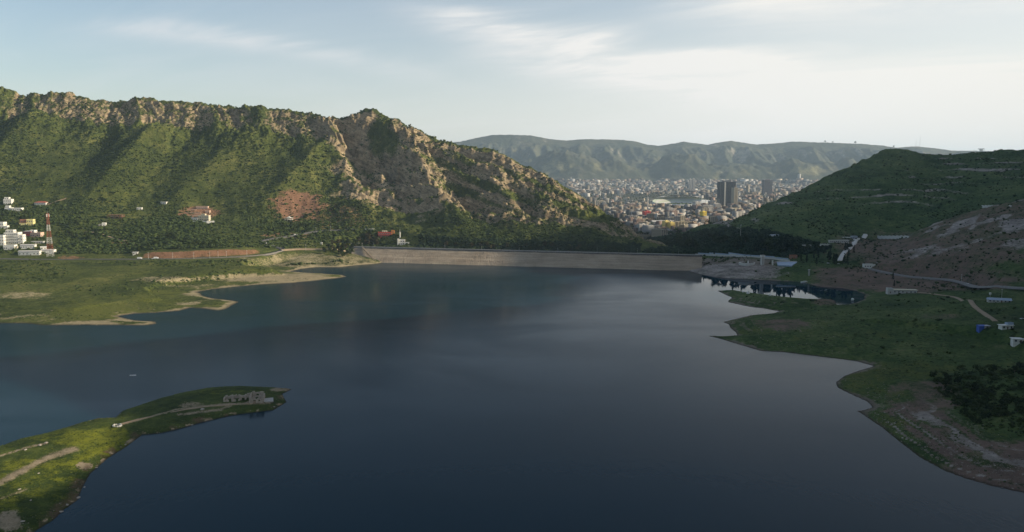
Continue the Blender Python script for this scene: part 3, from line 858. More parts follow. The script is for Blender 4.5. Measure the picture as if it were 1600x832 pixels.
# ================================================================== objects
def hit(H, px, py, y0=330.0, y1=2450.0, n=900):
    """ground points seen at picture positions (arrays)"""
    px = np.atleast_1d(np.asarray(px, float)); py = np.atleast_1d(np.asarray(py, float))
    r = np.arange(len(px))
    Ys = np.broadcast_to(np.geomspace(y0, y1, 150)[None, :], (len(px), 150))
    for _ in range(2):
        X, Y, Z = at_depth(px[:, None], py[:, None], Ys)
        G = H(X, Y)
        below = Z < G
        m = Ys.shape[1]
        i = np.argmax(below, axis=1)
        i = np.where(below.any(axis=1), np.maximum(i, 1), m - 1)
        a = (Z - G)[r, i - 1]; b = (Z - G)[r, i]
        lo, hi = Ys[r, i - 1], Ys[r, i]
        Ys = lo[:, None] + (hi - lo)[:, None] * np.linspace(0, 1, 12)[None, :]
    f = np.clip(a / np.where(np.abs(a - b) < 1e-9, 1, a - b), 0, 1)
    x, y, z = at_depth(px, py, lo + (hi - lo) * f)
    return np.stack([x, y, H(x, y)], 1)


def hit1(H, px, py, **k):
    return Vector(hit(H, px, py, **k)[0])


class MB:
    """collects geometry for one mesh object"""
    def __init__(s):
        s.v = []; s.f = []; s.m = []; s.mats = []

    def mi(s, mat):
        if mat not in s.mats:
            s.mats.append(mat)
        return s.mats.index(mat)

    def add(s, vs, fs, mat):
        k = len(s.v); i = s.mi(mat)
        s.v += [tuple(p) for p in vs]
        s.f += [tuple(a + k for a in f) for f in fs]
        s.m += [i] * len(fs)
        return s

    def box(s, c, size, mat, rz=0.0, taper=1.0):
        """c = centre of the base"""
        w, d, h = size[0] / 2, size[1] / 2, size[2]
        cz, sz = math.cos(rz), math.sin(rz)
        vs = []
        for z, k in ((0, 1.0), (h, taper)):
            for x, y in ((-w, -d), (w, -d), (w, d), (-w, d)):
                vs.append((c[0] + (x * cz - y * sz) * k, c[1] + (x * sz + y * cz) * k, c[2] + z))
        return s.add(vs, [(3, 2, 1, 0), (4, 5, 6, 7), (0, 1, 5, 4), (1, 2, 6, 5), (2, 3, 7, 6), (3, 0, 4, 7)], mat)

    def bar(s, a, b, r0, mat, r1=None, n=5):
        a = Vector(a); b = Vector(b); r1 = r0 if r1 is None else r1
        d = (b - a).normalized(); u = d.orthogonal().normalized(); w = d.cross(u)
        vs = []
        for p, r in ((a, r0), (b, r1)):
            for i in range(n):
                t = 2 * math.pi * i / n
                vs.append(p + u * (math.cos(t) * r) + w * (math.sin(t) * r))
        fs = [(i, (i + 1) % n, n + (i + 1) % n, n + i) for i in range(n)] + [tuple(range(n - 1, -1, -1)), tuple(range(n, 2 * n))]
        return s.add(vs, fs, mat)

    def prism(s, poly, z0, z1, mat):
        n = len(poly)
        vs = [(x, y, z0) for x, y in poly] + [(x, y, z1) for x, y in poly]
        return s.add(vs, [tuple(range(n - 1, -1, -1)), tuple(range(n, 2 * n))] + [(i, (i + 1) % n, n + (i + 1) % n, n + i) for i in range(n)], mat)

    def mesh(s, name, smooth=False):
        me = bpy.data.meshes.new(name)
        me.from_pydata(s.v, [], s.f)
        for m in s.mats:
            me.materials.append(m)
        me.polygons.foreach_set('material_index', s.m)
        if smooth:
            me.polygons.foreach_set('use_smooth', [True] * len(s.f))
        me.update()
        return me

    def build(s, name, parent=None, smooth=False, **tags):
        return link(name, s.mesh(name, smooth), parent, **tags)


def link(name, me, parent=None, loc=None, rz=None, scale=None, **tags):
    o = bpy.data.objects.new(name, me)
    COL.objects.link(o)
    if parent is not None:
        o.parent = parent
    if loc is not None:
        o.location = loc
    if rz is not None:
        o.rotation_euler = (0, 0, rz)
    if scale is not None:
        o.scale = scale if hasattr(scale, '__len__') else (scale,) * 3
    for k, v in tags.items():
        o[k] = v
    return o


def thing(name, label, category, loc, rz=0.0, group=None, scale=None):
    o = link(name, None, None, loc, rz, scale, label=label, category=category)
    if group:
        o['group'] = group
    return o


def dup(root, loc, rz=0.0, scale=1.0, label=None, group=None):
    r = root.copy(); COL.objects.link(r)
    r.location = loc; r.rotation_euler = (0, 0, rz)
    r.scale = scale if hasattr(scale, '__len__') else (scale,) * 3
    if label:
        r['label'] = label
    if group:
        r['group'] = group
    for ch in list(root.children):
        c = ch.copy(); COL.objects.link(c); c.parent = r
        for g in ch.children:
            d = g.copy(); COL.objects.link(d); d.parent = c
    return r


WHITE = plain('white plaster', (0.70, 0.68, 0.62), tint=0.15)
CREAM = plain('cream plaster', (0.62, 0.55, 0.40), tint=0.15)
YELLOW = plain('yellow plaster', (0.60, 0.54, 0.24))
PINK = plain('pinkish render', (0.55, 0.38, 0.28))
REDP = plain('red plaster', (0.42, 0.07, 0.05))
ORANGE = plain('orange plaster', (0.55, 0.22, 0.06))
TILE = plain('red roof tiles', (0.33, 0.09, 0.06), scale=1.5)
BRICK = plain('brick infill', (0.32, 0.15, 0.09), scale=1.2)
CONC = plain('raw concrete', (0.36, 0.34, 0.31), scale=0.6)
PALEC = plain('pale concrete', (0.50, 0.48, 0.44), scale=0.5)
GREYM = plain('grey sheet metal', (0.30, 0.33, 0.37), rough=0.5, scale=0.3)
BLUEM = plain('blue grey sheet metal', (0.30, 0.37, 0.46), rough=0.55, scale=0.3)
DARKW = plain('dark window glass', (0.025, 0.03, 0.035), rough=0.15, var=0.3)
FRAME = plain('window frame', (0.45, 0.44, 0.42))
DOORM = plain('brown door', (0.14, 0.08, 0.045))
ASPH = plain('worn asphalt', (0.085, 0.083, 0.08), scale=0.3, var=0.25)
GREYR = plain('dusty road surface', (0.19, 0.175, 0.16), scale=0.3, var=0.2)
DIRT = plain('dirt track', (0.27, 0.20, 0.13), scale=0.25, var=0.3)
STONE = plain('ruin stone', (0.36, 0.31, 0.25), scale=1.1, var=0.4, bmp=0.8)
DARKST = plain('dark rubble', (0.17, 0.145, 0.115), scale=1.1, var=0.4)
MASTR = plain('mast red paint', (0.36, 0.10, 0.065), rough=0.5)
MASTW = plain('mast white paint', (0.72, 0.70, 0.66), rough=0.5)
STEEL = plain('galvanised steel', (0.38, 0.38, 0.37), rough=0.45)
WOODP = plain('pole wood', (0.15, 0.115, 0.08))
TARP = plain('blue tarpaulin', (0.06, 0.12, 0.42), rough=0.5)
CARW = plain('white car paint', (0.75, 0.75, 0.74), rough=0.25, var=0.05)
CARD = plain('dark car paint', (0.06, 0.065, 0.075), rough=0.25, var=0.05)
RUBB = plain('rubber', (0.02, 0.02, 0.02))

# ------------------------------------------------------------------ dam
def dam():
    A, B = Vector((*DAM_A, 0)), Vector((*DAM_B, 0))
    d = (B - A).normalized(); A = A - d * 30; B = B + d * 10
    nrm = Vector((d.y, -d.x, 0))                    # towards the lake
    root = thing('dam', 'long straight rockfill dam closing the lake in front of the city', 'dam', A)
    n, m = 420, 26
    t = np.linspace(0, 1, n)[None, :]; s = np.linspace(0, 1, m)[:, None]
    L = (B - A).length
    run = 44 + (30 - 44) * t
    off = 5.0 + s * (run + 14); zz = DAM_Z - 0.4 - s * (DAM_Z + 11)
    berm = 2.2 * (sstep(s, 0.40, 0.44) - 1)
    off = off + berm
    rough = 0.55 * fbm(t * L / 2.2, s * 22, 3, 901) + 0.35 * fbm(t * L / 14, s * 8, 3, 903)
    X = (d.x * t * L) + nrm.x * off + nrm.x * rough; Y = (d.y * t * L) + nrm.y * off + nrm.y * rough
    Z = zz + rough + 0 * t
    mt, tr, b, _ = new_mat('riprap')
    co = tr.n('ShaderNodeTexCoord').outputs['Object']
    v = tr.n('ShaderNodeTexVoronoi'); v.inputs['Scale'].default_value = 0.55; tr.l(co, v.inputs['Vector'])
    nb = tr.noise(co, 0.03, 4, 0.6); ns = tr.noise(co, 0.9, 4, 0.6)
    mp = tr.n('ShaderNodeMapping'); mp.inputs['Scale'].default_value = (0.02, 0.02, 0.6); tr.l(co, mp.inputs[0])
    nl = tr.noise(mp.outputs[0], 0.9, 4, 0.6)
    f = tr.math('ADD', tr.math('MULTIPLY', nb, 0.3), tr.math('ADD', tr.math('MULTIPLY', ns, 0.35), tr.math('MULTIPLY', nl, 0.35)))
    c = tr.ramp(f, [(0.37, (0.18, 0.14, 0.10)), (0.5, (0.30, 0.24, 0.172)), (0.63, (0.43, 0.35, 0.255))])
    tr.l(c, b.inputs['Base Color']); b.inputs['Roughness'].default_value = 0.95
    bump(tr, b, tr.math('ADD', v.outputs['Distance'], ns), 0.9, 0.8)
    f_ = grid_mesh('upstream_face', X, Y, Z, mt); f_.parent = root
    zd = DAM_Z - 0.6 - s * 60; offd = -5 - s * 110
    f_ = grid_mesh('downstream_face', d.x * t * L + nrm.x * offd, d.y * t * L + nrm.y * offd, zd + 0.8 * fbm(t * L / 8, s * 30, 3, 905), mt); f_.parent = root
    ang = math.atan2(d.y, d.x)
    mb = MB(); mb.box((d.x * L / 2, d.y * L / 2, DAM_Z - 3.2), (L, 10.6, 3.0), ASPH, ang); mb.build('crest_road', root)
    for sgn, h in ((1, 1.0), (-1, 0.8)):
        mb = MB(); p = d * (L / 2) + nrm * (sgn * 5.0)
        mb.box((p.x, p.y, DAM_Z - 1.2), (L - 8, 0.6, 0.7 + h), CONC, ang); mb.build('parapet', root)
    mb = MB()                                        # rubble stair along the left abutment
    for k in range(26):
        p = d * (22 + k * 1.9) + nrm * (7 + k * 1.75)
        mb.box((p.x, p.y, DAM_Z - 1.6 - k * 0.93), (3.2, 2.2, 1.7), DARKST, ang + 0.7)
    mb.build('stone_stair', root)
    return A, B, d, nrm, L


DA, DB, DD, DN, DL = dam()


def pole(name, label, cat, p, h, arm=0.0, mat=STEEL, group=None, r=0.22, rz=0.0):
    o = thing(name, label, cat, p, rz, group)
    MB().bar((0, 0, -1.0), (0, 0, h), r, mat, r * 0.6).build('post', o)
    if arm:
        MB().bar((-arm, 0, h - 0.8), (arm, 0, h - 0.8), r * 0.5, mat).build('crossarm', o)
        for x in (-arm * 0.85, arm * 0.85):
            MB().bar((x, 0, h - 0.8), (x, 0, h - 0.3), r * 0.45, PALEC).build('insulator', o)
    return o


def lamp(p, h, label, group, rz=0.0):
    o = thing('street_lamp', label, 'street lamp', p, rz, group)
    MB().bar((0, 0, -1), (0, 0, h), 0.2, STEEL, 0.1).build('post', o)
    MB().bar((0, 0, h), (0, -1.8, h + 0.4), 0.09, STEEL).build('arm', o)
    MB().box((0, -2.1, h + 0.3), (0.35, 0.9, 0.2), PALEC).build('lamp_head', o)
    return o


l0 = None
for i in range(9):
    p = DA + DD * (40 + i * (DL - 80) / 8) - DN * 4.2 + Vector((0, 0, DAM_Z - 0.2))
    if l0 is None:
        l0 = lamp(p, 8.5, 'grey street lamp on the crest road of the dam', 'street lamps along the dam crest', 0)
    else:
        dup(l0, p)

# ------------------------------------------------------------------ roads and tracks
def ribbon(name, H, pts, width, mat, label, lift=0.35, kind='structure', smooth=6, step=6.0):
    P = hit(H, [p[0] for p in pts], [p[1] for p in pts])[:, :2]
    # Catmull-Rom through the plan points
    Q = []
    for i in range(len(P) - 1):
        p0, p1, p2, p3 = P[max(i - 1, 0)], P[i], P[i + 1], P[min(i + 2, len(P) - 1)]
        n = max(2, int(np.hypot(*(p2 - p1)) / step))
        for k in range(n):
            t = k / n
            Q.append(0.5 * (2 * p1 + (p2 - p0) * t + (2 * p0 - 5 * p1 + 4 * p2 - p3) * t * t + (3 * p1 - p0 - 3 * p2 + p3) * t ** 3))
    Q.append(P[-1]); Q = np.array(Q)
    T = np.gradient(Q, axis=0); T /= np.linalg.norm(T, axis=1, keepdims=True) + 1e-9
    N = np.stack([T[:, 1], -T[:, 0]], 1)
    zc = np.max([H(*(Q + N * o).T) for o in (-width / 2, 0, width / 2)], axis=0)
    for _ in range(smooth):
        zc[1:-1] = (zc[:-2] + 2 * zc[1:-1] + zc[2:]) / 4
    zc = zc + lift
    mb = MB(); prof = ((-0.5 * width - 1.2, -2.5), (-0.5 * width, 0), (0, 0.08), (0.5 * width, 0), (0.5 * width + 1.2, -2.5))
    vs = []
    for q, nv, zz in zip(Q, N, zc):
        for a, dz in prof:
            vs.append((q[0] + nv[0] * a, q[1] + nv[1] * a, zz + dz))
    k = len(prof); fs = []
    for i in range(len(Q) - 1):
        for j in range(k - 1):
            fs.append((i * k + j, i * k + j + 1, (i + 1) * k + j + 1, (i + 1) * k + j))
    mb.add(vs, fs, mat)
    o = mb.build(name, None, True, kind=kind, label=label)
    return Q, N, zc


RL = ribbon('road', H_left, [(-120, 407), (60, 406), (200, 405.5), (250, 405), (300, 404), (350, 402.5), (400, 399.5), (425, 395.5), (440, 391.5), (432, 386), (415, 381.5), (408, 378), (418, 374.5), (445, 370.5), (490, 363.5), (530, 360.5), (560, 360)], 8.5, ASPH,
            'lakeside road with a double bend below the green slope')
RD = ribbon('road', H_left, [(438, 392), (470, 389.8), (520, 388.5), (566, 387)], 9, DIRT, 'pale dirt road from the bend to the dam')
RR = ribbon('road', H_right, [(1360, 421), (1385, 427), (1420, 433), (1460, 437), (1500, 441), (1560, 446.5), (1640, 452)], 6.5, GREYR, 'grey road along the foot of the brown scree slope', smooth=60)
RT = ribbon('path', H_right, [(1432, 457), (1470, 461.5), (1500, 468), (1522, 478), (1540, 492), (1556, 503)], 4.5, DIRT, 'dirt track winding down the green meadow')
RC = ribbon('road', H_right, [(1352, 367), (1338, 374), (1334, 381), (1326, 389), (1317, 398), (1312, 408)], 7, PALEC, 'pale concrete road climbing between dark trees')
ribbon('path', H_isle, [(183, 664), (215, 656), (250, 648), (290, 640), (340, 634), (395, 631)], 1.8, DIRT, 'footpath along the island to the ruin', 0.06)
ribbon('path', H_left, [(70, 322), (84, 316), (104, 310)], 4, DIRT, 'dirt track climbing the green slope behind the red roofed house')
ribbon('path', H_left, [(120, 363), (150, 363), (172, 371), (200, 378)], 4, DIRT, 'dirt track across the scrub above the mast')

Q, N, zc = RL
sel = [i for i in range(len(Q)) if 245 < proj(Q[i][0], Q[i][1], zc[i])[0] < 440 and Q[i][1] < 1440]
gw = thing('guard_wall', 'low pale guard wall on the lake side of the bending road', 'wall', (*Q[sel[0]], zc[sel[0]]))
for a, b_ in zip(sel[:-1:2], sel[2::2]):
    o0 = Vector((*Q[sel[0]], zc[sel[0]]))
    pa = Vector((*(Q[a] + N[a] * 4.9), zc[a])) - o0; pb = Vector((*(Q[b_] + N[b_] * 4.9), zc[b_])) - o0
    if pa.y > 0 and N[a][1] > 0:
        pa = pa
    mid = (pa + pb) / 2; dv = pb - pa
    MB().box((mid.x, mid.y, mid.z - 1.2), (dv.length - 0.15, 0.5, 2.0), GREYR, math.atan2(dv.y, dv.x)).build('wall_block', gw)

# ------------------------------------------------------------------ houses
WIN = {}


def win_mesh(w, h):
    k = (round(w, 1), round(h, 1))
    if k not in WIN:
        mb = MB()
        mb.box((0, -0.02, 0), (w, 0.06, h), DARKW)
        for x in (-w / 2, w / 2):
            mb.box((x, -0.05, -0.1), (0.18, 0.16, h + 0.2), FRAME)
        mb.box((0, -0.06, h), (w + 0.36, 0.18, 0.18), FRAME)
        mb.box((0, -0.08, -0.2), (w + 0.4, 0.26, 0.18), FRAME)
        WIN[k] = mb.mesh('window')
    return WIN[k]


def add_block(root, b, first=False):
    """b: x, y, z, w, d, h, storeys, material, options"""
    x, y, z, w, d, h, ns, mat = b[:8]
    opt = b[8] if len(b) > 8 else {}
    deep = 4.0 if z == 0 else 0.0
    mb = MB(); mb.box((x, y, z - deep), (w, d, h + deep), mat)
    if opt.get('roof', 'flat') == 'flat':
        for (px_, py_, sx, sy) in ((0, -d / 2 + 0.12, w - 0.02, 0.24), (0, d / 2 - 0.12, w - 0.02, 0.24), (-w / 2 + 0.12, 0, 0.24, d - 0.5), (w / 2 - 0.12, 0, 0.24, d - 0.5)):
            mb.box((x + px_, y + py_, z + h), (sx, sy, 0.9), mat)
    wall = mb.build('wall', root)
    rf = opt.get('roof', 'flat')
    if rf == 'flat':
        MB().box((x, y, z + h), (w - 0.6, d - 0.6, 0.12), CONC).build('roof', root)
    elif rf in ('hip', 'gable'):
        mb = MB(); e = 0.7; rh = opt.get('rh', 2.4); k = 0.45 if rf == 'hip' else 1.0
        vs = [(x - w / 2 - e, y - d / 2 - e, z + h), (x + w / 2 + e, y - d / 2 - e, z + h), (x + w / 2 + e, y + d / 2 + e, z + h), (x - w / 2 - e, y + d / 2 + e, z + h),
              (x - (w / 2 + e) * k, y, z + h + rh), (x + (w / 2 + e) * k, y, z + h + rh)]
        mb.add(vs, [(0, 1, 5, 4), (1, 2, 5), (2, 3, 4, 5), (3, 0, 4), (3, 2, 1, 0)], opt.get('rmat', TILE)); mb.build('roof', root)
    elif rf == 'slab':
        MB().box((x, y, z + h), (w + 1.6, d + 1.6, 0.4), opt.get('rmat', PALEC)).build('roof', root)
    fh = h / max(ns, 1)
    ww = opt.get('ww', 1.7); wh = min(1.6, fh * 0.5)
    if ns:
        nf = max(1, int(w / opt.get('gap', 3.6))); nsd = max(1, int(d / 4.0))
        for k in range(ns):
            zz = z + k * fh + fh * 0.32
            for i in range(nf):
                if k == 0 and i == nf // 2 and z == 0:
                    MB().box((x - w / 2 + w * (i + 0.5) / nf, y - d / 2 - 0.03, 0), (1.3, 0.12, 2.3), DOORM).build('door', root)
                    continue
                link('window', win_mesh(ww, wh), root, (x - w / 2 + w * (i + 0.5) / nf, y - d / 2 - 0.02, zz))
            for i in range(nsd):
                link('window', win_mesh(ww, wh), root, (x + w / 2 + 0.02, y - d / 2 + d * (i + 0.5) / nsd, zz), math.pi / 2)
        if opt.get('balc'):
            for k in range(1, ns):
                MB().box((x, y - d / 2 - 0.8, z + k * fh - 0.15), (w * opt['balc'], 1.6, 0.25), mat).box((x, y - d / 2 - 1.5, z + k * fh + 0.1), (w * opt['balc'], 0.12, 0.9), mat).build('balcony', root)
    if opt.get('tank'):
        MB().bar((x + w * 0.25, y, z + h + 0.4), (x + w * 0.25, y, z + h + 2.2), 0.9, STEEL, n=8).build('water_tank', root)


def house(name, label, cat, px, py, blocks, rz=0.0, H=None, dz=0.0):
    if H is None and px < 100:
        blocks = [tuple(1.32 * v for v in b[:6]) + tuple(b[6:]) for b in blocks]
    p = hit1(H or H_left, px, py)
    root = thing(name, label, cat, (p.x, p.y, p.z + dz), rz)
    for b in blocks:
        add_block(root, b)
    return root


house('house', 'small white two storey house highest at the left edge of the slope', 'house', 12, 320, [(0, 4, 0, 12, 9, 8, 2, WHITE, {'tank': 1}), (-2, 5, 8, 7, 6, 3, 1, WHITE)], 0.15)
house('house', 'long low white house stepped in two below the highest white house', 'house', 20, 329.5, [(-7, 4, 0, 10, 8, 4, 1, WHITE), (5, 3, 0, 16, 8, 3.6, 1, WHITE), (-9, 5, 4, 6, 6, 3, 1, WHITE)], 0.1)
house('house', 'white bungalow under a red tiled hip roof', 'house', 63, 321, [(0, 4, 0, 18, 9, 4.2, 1, WHITE, {'roof': 'hip', 'rh': 2.8})], 0.05)
house('house', 'bright yellow house with a brown lower wing', 'house', 43, 353, [(3, 5, 0, 9, 9, 8.5, 2, YELLOW), (-6, 4, 0, 10, 8, 4.5, 1, YELLOW, {'roof': 'slab', 'rmat': BRICK}), (-7, 6, 4.9, 8, 6, 3.5, 1, BRICK)], 0.2)
house('house', 'white house cut by the left edge above the big villa', 'house', 0, 358, [(-2, 5, 0, 14, 10, 9, 2, WHITE, {'balc': 0.7}), (7, 3, 0, 6, 6, 4, 1, WHITE)], 0.1)
house('villa', 'large white three storey villa with terraces at the left edge', 'villa', 17, 382, [(0, 8, 0, 18, 12, 15, 4, WHITE, {'balc': 0.6, 'gap': 3.2}), (-3, 9, 15, 10, 8, 3.4, 1, WHITE), (11, 7, 0, 7, 9, 12, 3, WHITE, {'balc': 0.8})], 0.12)
house('house', 'tall white house half outside the left edge beside the villa', 'house', 1, 384, [(-4, 8, 0, 14, 11, 13, 3, WHITE, {'balc': 0.7})], 0.12)
house('annex', 'pale yellow flat roofed annex right of the big white villa', 'house', 28, 379.5, [(0, 4, 0, 13, 7, 5, 1, CREAM, {'roof': 'slab', 'rmat': CREAM})], 0.05)
house('house', 'low white house in front of the villa with a dark doorway', 'house', 14, 391, [(0, 4, 0, 14, 8, 6, 1, WHITE), (8, 3, 0, 5, 5, 4, 1, CREAM)], 0.1)
house('house', 'modern house with red front and white frame below the yellow house', 'house', 49, 371, [(-6, 5, 0, 11, 9, 8, 2, REDP, {'roof': 'slab', 'rmat': WHITE, 'ww': 2.2}), (6, 4, 0, 15, 8, 6, 1, PINK, {'ww': 2.4}), (0, 5, 6, 7, 7, 3, 1, WHITE)], -0.05)
house('shed', 'short white shed with a dark gate behind the long sheds', 'shed', 43, 389, [(0, 3, 0, 18, 6, 5, 1, WHITE, {'roof': 'gable', 'rh': 1.2, 'rmat': PALEC})], 0.15)
house('shed', 'long low white shed left of the lattice mast', 'shed', 45, 399.5, [(0, 4, 0, 26, 7, 5.2, 1, WHITE, {'roof': 'gable', 'rh': 1.4, 'rmat': PALEC, 'gap': 5})], 0.12)
house('shed', 'white shed standing right behind the foot of the lattice mast', 'shed', 74, 397, [(0, 4, 0, 16, 7, 5, 1, WHITE, {'roof': 'gable', 'rh': 1.2, 'rmat': PALEC})], 0.1)
house('shed', 'pale narrow roofed shelter on the lawn above the sheds', 'shed', 58, 381, [(0, 3, 0, 15, 5, 2.6, 1, PALEC, {'roof': 'slab'})], 0.15)
house('hut', 'tiny white hut with sloping roof left of the mast', 'hut', 68, 390, [(0, 2, 0, 7, 4, 3.2, 1, WHITE, {'roof': 'gable', 'rh': 1.0, 'rmat': WHITE})], 0.5)
house('hut', 'small white ruined hut in scrub below the brick skeleton', 'hut', 161, 353.5, [(1.5, 3, 0, 7, 6, 5.5, 1, WHITE), (-5, 3, 0, 6, 5, 3, 1, CONC)], 0.2)
house('hut', 'small white hut alone on the slope right of the brick skeleton', 'hut', 217.5, 328, [(0, 3, 0, 10, 6, 4, 1, WHITE)], 0.1)
house('hut', 'white hut with a wide flat roof, highest on the middle slope', 'hut', 255.5, 319, [(0, 3, 0, 12, 7, 4, 1, WHITE, {'roof': 'slab', 'rmat': WHITE})], -0.05)
house('villa', 'cream villa with a low wing in the red terraced plot', 'villa', 315, 345, [(3, 7, 0, 22, 11, 9.5, 2, CREAM, {'balc': 0.3, 'ww': 2.0}), (2, 7, 9.5, 8, 7, 2.8, 1, CREAM), (-15, 5, 0, 14, 8, 5.5, 1, WHITE, {'roof': 'slab', 'rmat': GREYM})], 0.0)
house('building', 'long pinkish building at the top of the red terraced plot', 'building', 315.5, 327.5, [(0, 4, 0, 25, 7, 5.5, 1, PINK, {'gap': 3})], 0.05)
house('building', 'small square pinkish building on the middle terrace of the red plot', 'building', 324, 333.5, [(0, 4, 0, 9, 7, 5, 1, PINK)], 0.05)
house('kiosk', 'white kiosk with a wide flat roof at the start of the road cut', 'kiosk', 211, 398.5, [(0, 3, 0, 8, 5, 4.2, 1, WHITE, {'roof': 'slab', 'rmat': WHITE})], 0.2)
house('hut', 'narrow white hut by the dirt road to the dam', 'hut', 502, 383, [(0, 2, 0, 3, 3, 4, 1, WHITE)], 0.0)
house('shed', 'long white roofed shed in the trees near the left end of the dam', 'shed', 551, 383, [(0, 3, 0, 23, 5, 3, 1, PALEC, {'roof': 'slab', 'rmat': WHITE})], 0.0)
house('shed', 'low white shed on the road above the dark trees', 'shed', 577, 361, [(0, 3, 0, 17, 5, 3.4, 1, WHITE, {'roof': 'slab', 'rmat': WHITE})], 0.0)
house('restaurant', 'red building with an orange tower above the left end of the dam', 'restaurant', 604, 371, [(-4, 6, 0, 26, 10, 9.5, 2, REDP, {'balc': 0.85, 'ww': 2.2}), (13, 6, 0, 7, 8, 12.5, 3, ORANGE), (19, 7, 0, 8, 7, 7, 1, BRICK, {'roof': 'slab', 'rmat': CREAM}), (-4, 7, 9.5, 10, 6, 2.4, 1, CREAM)], 0.1)
house('building', 'white stepped building with open terraces at the dam crest', 'building', 629, 383.5, [(2, 6, 0, 22, 10, 5.0, 1, WHITE, {'ww': 3.2, 'gap': 4.2, 'balc': 0.9}), (-3, 7, 5.0, 15, 8, 5.0, 1, WHITE, {'ww': 2.8, 'gap': 3.8}), (-9, 5, 0, 3, 9, 11.5, 0, WHITE)], 0.05)

# villa compound walls
p = hit1(H_left, 316, 348)
w_ = thing('retaining_wall', 'white curved retaining wall in front of the cream villa', 'wall', p)
for i in range(10):
    a = -21 + i * 4.6
    yy = 0.012 * max(0, a - 8) ** 2 * 2.2
    MB().box((a, yy, -3), (4.5, 0.8, 6.2), WHITE, 0.0 if a < 10 else 0.3).build('wall_block', w_)
tw = None
for k, (x_, y_, n_) in enumerate(((300, 329, 5), (303, 334, 7), (302, 338, 6))):
    p = hit1(H_left, x_, y_)
    w_ = thing('terrace_wall', ['upper', 'middle', 'lowest'][k] + ' pinkish stone terrace wall on the red plot', 'wall', p, 0.05, 'terrace walls of the red plot')
    for i in range(n_):
        MB().box((-2.2 * n_ + i * 4.5, 0, -2), (4.4, 0.9, 4.2), PINK).build('wall_block', w_)


def frame_house(label, px, py, w, d, ns, infill, colmat, rz=0.0, roof=False):
    """unfinished house: slabs on columns with a few walls filled in"""
    p = hit1(H_left, px, py)
    r = thing('unfinished_house', label, 'unfinished house', p, rz)
    fh = 3.6; nc = int(w / 5)
    MB().box((0, d / 2, -3), (w, d, 3.2), CONC).build('foundation', r)
    for k in range(ns):
        for j in (0, d):
            for i in range(nc + 1):
                link('column', COLM[colmat], r, (-w / 2 + w * i / nc * 0.98 + 0.2, j * 0.94 + 0.3, 0.2 + k * fh))
        MB().box((0, d / 2, 0.2 + (k + 1) * fh - 0.35), (w + 1.2, d + 1.2, 0.35), colmat).build('floor_slab', r)
        for i in range(nc):
            if (i + k) % 2 == 0:
                MB().box((-w / 2 + w * (i + 0.5) / nc, d * 0.5, 0.2 + k * fh), (w / nc - 0.5, 0.3, fh - 0.36), infill).build('infill_wall', r)
    if roof:
        mb = MB(); z = 0.2 + ns * fh
        mb.add([(-w * .35, -0.5, z), (w * .35, -0.5, z), (w * .35, d, z), (-w * .35, d, z), (0, -0.5, z + 3), (0, d, z + 3)], [(0, 1, 4), (1, 2, 5, 4), (2, 3, 5), (3, 0, 4, 5), (3, 2, 1, 0)], colmat)
        mb.build('roof', r)
    return r


COLM = {m: MB().box((0, 0, 0), (0.6, 0.6, 3.25), m).mesh('column') for m in (CONC, WHITE, BRICK, PINK)}
frame_house('open brick and concrete skeleton of a wide unfinished house', 179, 342, 30, 11, 2, CREAM, BRICK)
frame_house('unfinished house of white columns under the red earth scar', 451, 346.5, 15, 9, 2, WHITE, WHITE, 0.1, True)

# minaret-like white post by the restaurant
p = hit1(H_left, 625, 372)
o = thing('tower', 'slender white tower beside the red restaurant', 'tower', p)
MB().bar((0, 0, -2), (0, 0, 11), 1.1, WHITE, 1.0, 8).build('shaft', o)
MB().bar((0, 0, 9), (0, 0, 10), 1.7, WHITE, 1.7, 8).build('gallery', o)
MB().bar((0, 0, 11), (0, 0, 17), 0.5, WHITE, 0.08, 8).build('spire', o)

# ------------------------------------------------------------------ red and white lattice mast
p = hit1(H_left, 79, 401)
mast = thing('lattice_mast', 'tall red and white lattice mast by the white sheds', 'mast', p, 0.3)
HM, NS = 74.0, 6
half = lambda z: 4.6 + (1.3 - 4.6) * min(1, z / (HM * 0.86))
for k in range(NS):
    z0, z1 = HM * 0.88 * k / NS, HM * 0.88 * (k + 1) / NS
    mat = MASTW if k % 2 == 0 else MASTR
    mb = MB(); nb = 3
    for j in range(nb):
        a, c = z0 + (z1 - z0) * j / nb, z0 + (z1 - z0) * (j + 1) / nb
        ca = [Vector((sx * half(a), sy * half(a), a)) for sx, sy in ((-1, -1), (1, -1), (1, 1), (-1, 1))]
        cc = [Vector((sx * half(c), sy * half(c), c)) for sx, sy in ((-1, -1), (1, -1), (1, 1), (-1, 1))]
        for i in range(4):
            mb.bar(ca[i], cc[i], 0.17, mat, n=4)
            mb.bar(ca[i], cc[(i + 1) % 4], 0.075, mat, n=3); mb.bar(ca[(i + 1) % 4], cc[i], 0.075, mat, n=3)
            mb.bar(cc[i], cc[(i + 1) % 4], 0.075, mat, n=3)
    mb.build('mast_section', mast)
z0 = HM * 0.88
MB().box((0, 0, z0), (4.4, 4.4, 0.3), MASTR).build('platform', mast)
mb = MB()
for i in range(4):
    sx, sy = ((-1, -1), (1, -1), (1, 1), (-1, 1))[i]
    mb.bar((sx * 1.2, sy * 1.2, z0), (sx * 1.2, sy * 1.2, HM), 0.25, MASTR, n=4)
mb.build('mast_head', mast)
for i in range(6):
    t = i * math.pi / 3
    MB().box((2.3 * math.cos(t), 2.3 * math.sin(t), z0 + 2.5), (0.7, 0.5, 4.5), MASTR if i % 2 else MASTW, t).build('antenna', mast)
MB().bar((0, 0, HM - 4), (0, 0, HM + 3), 0.12, STEEL).build('lightning_rod', mast)

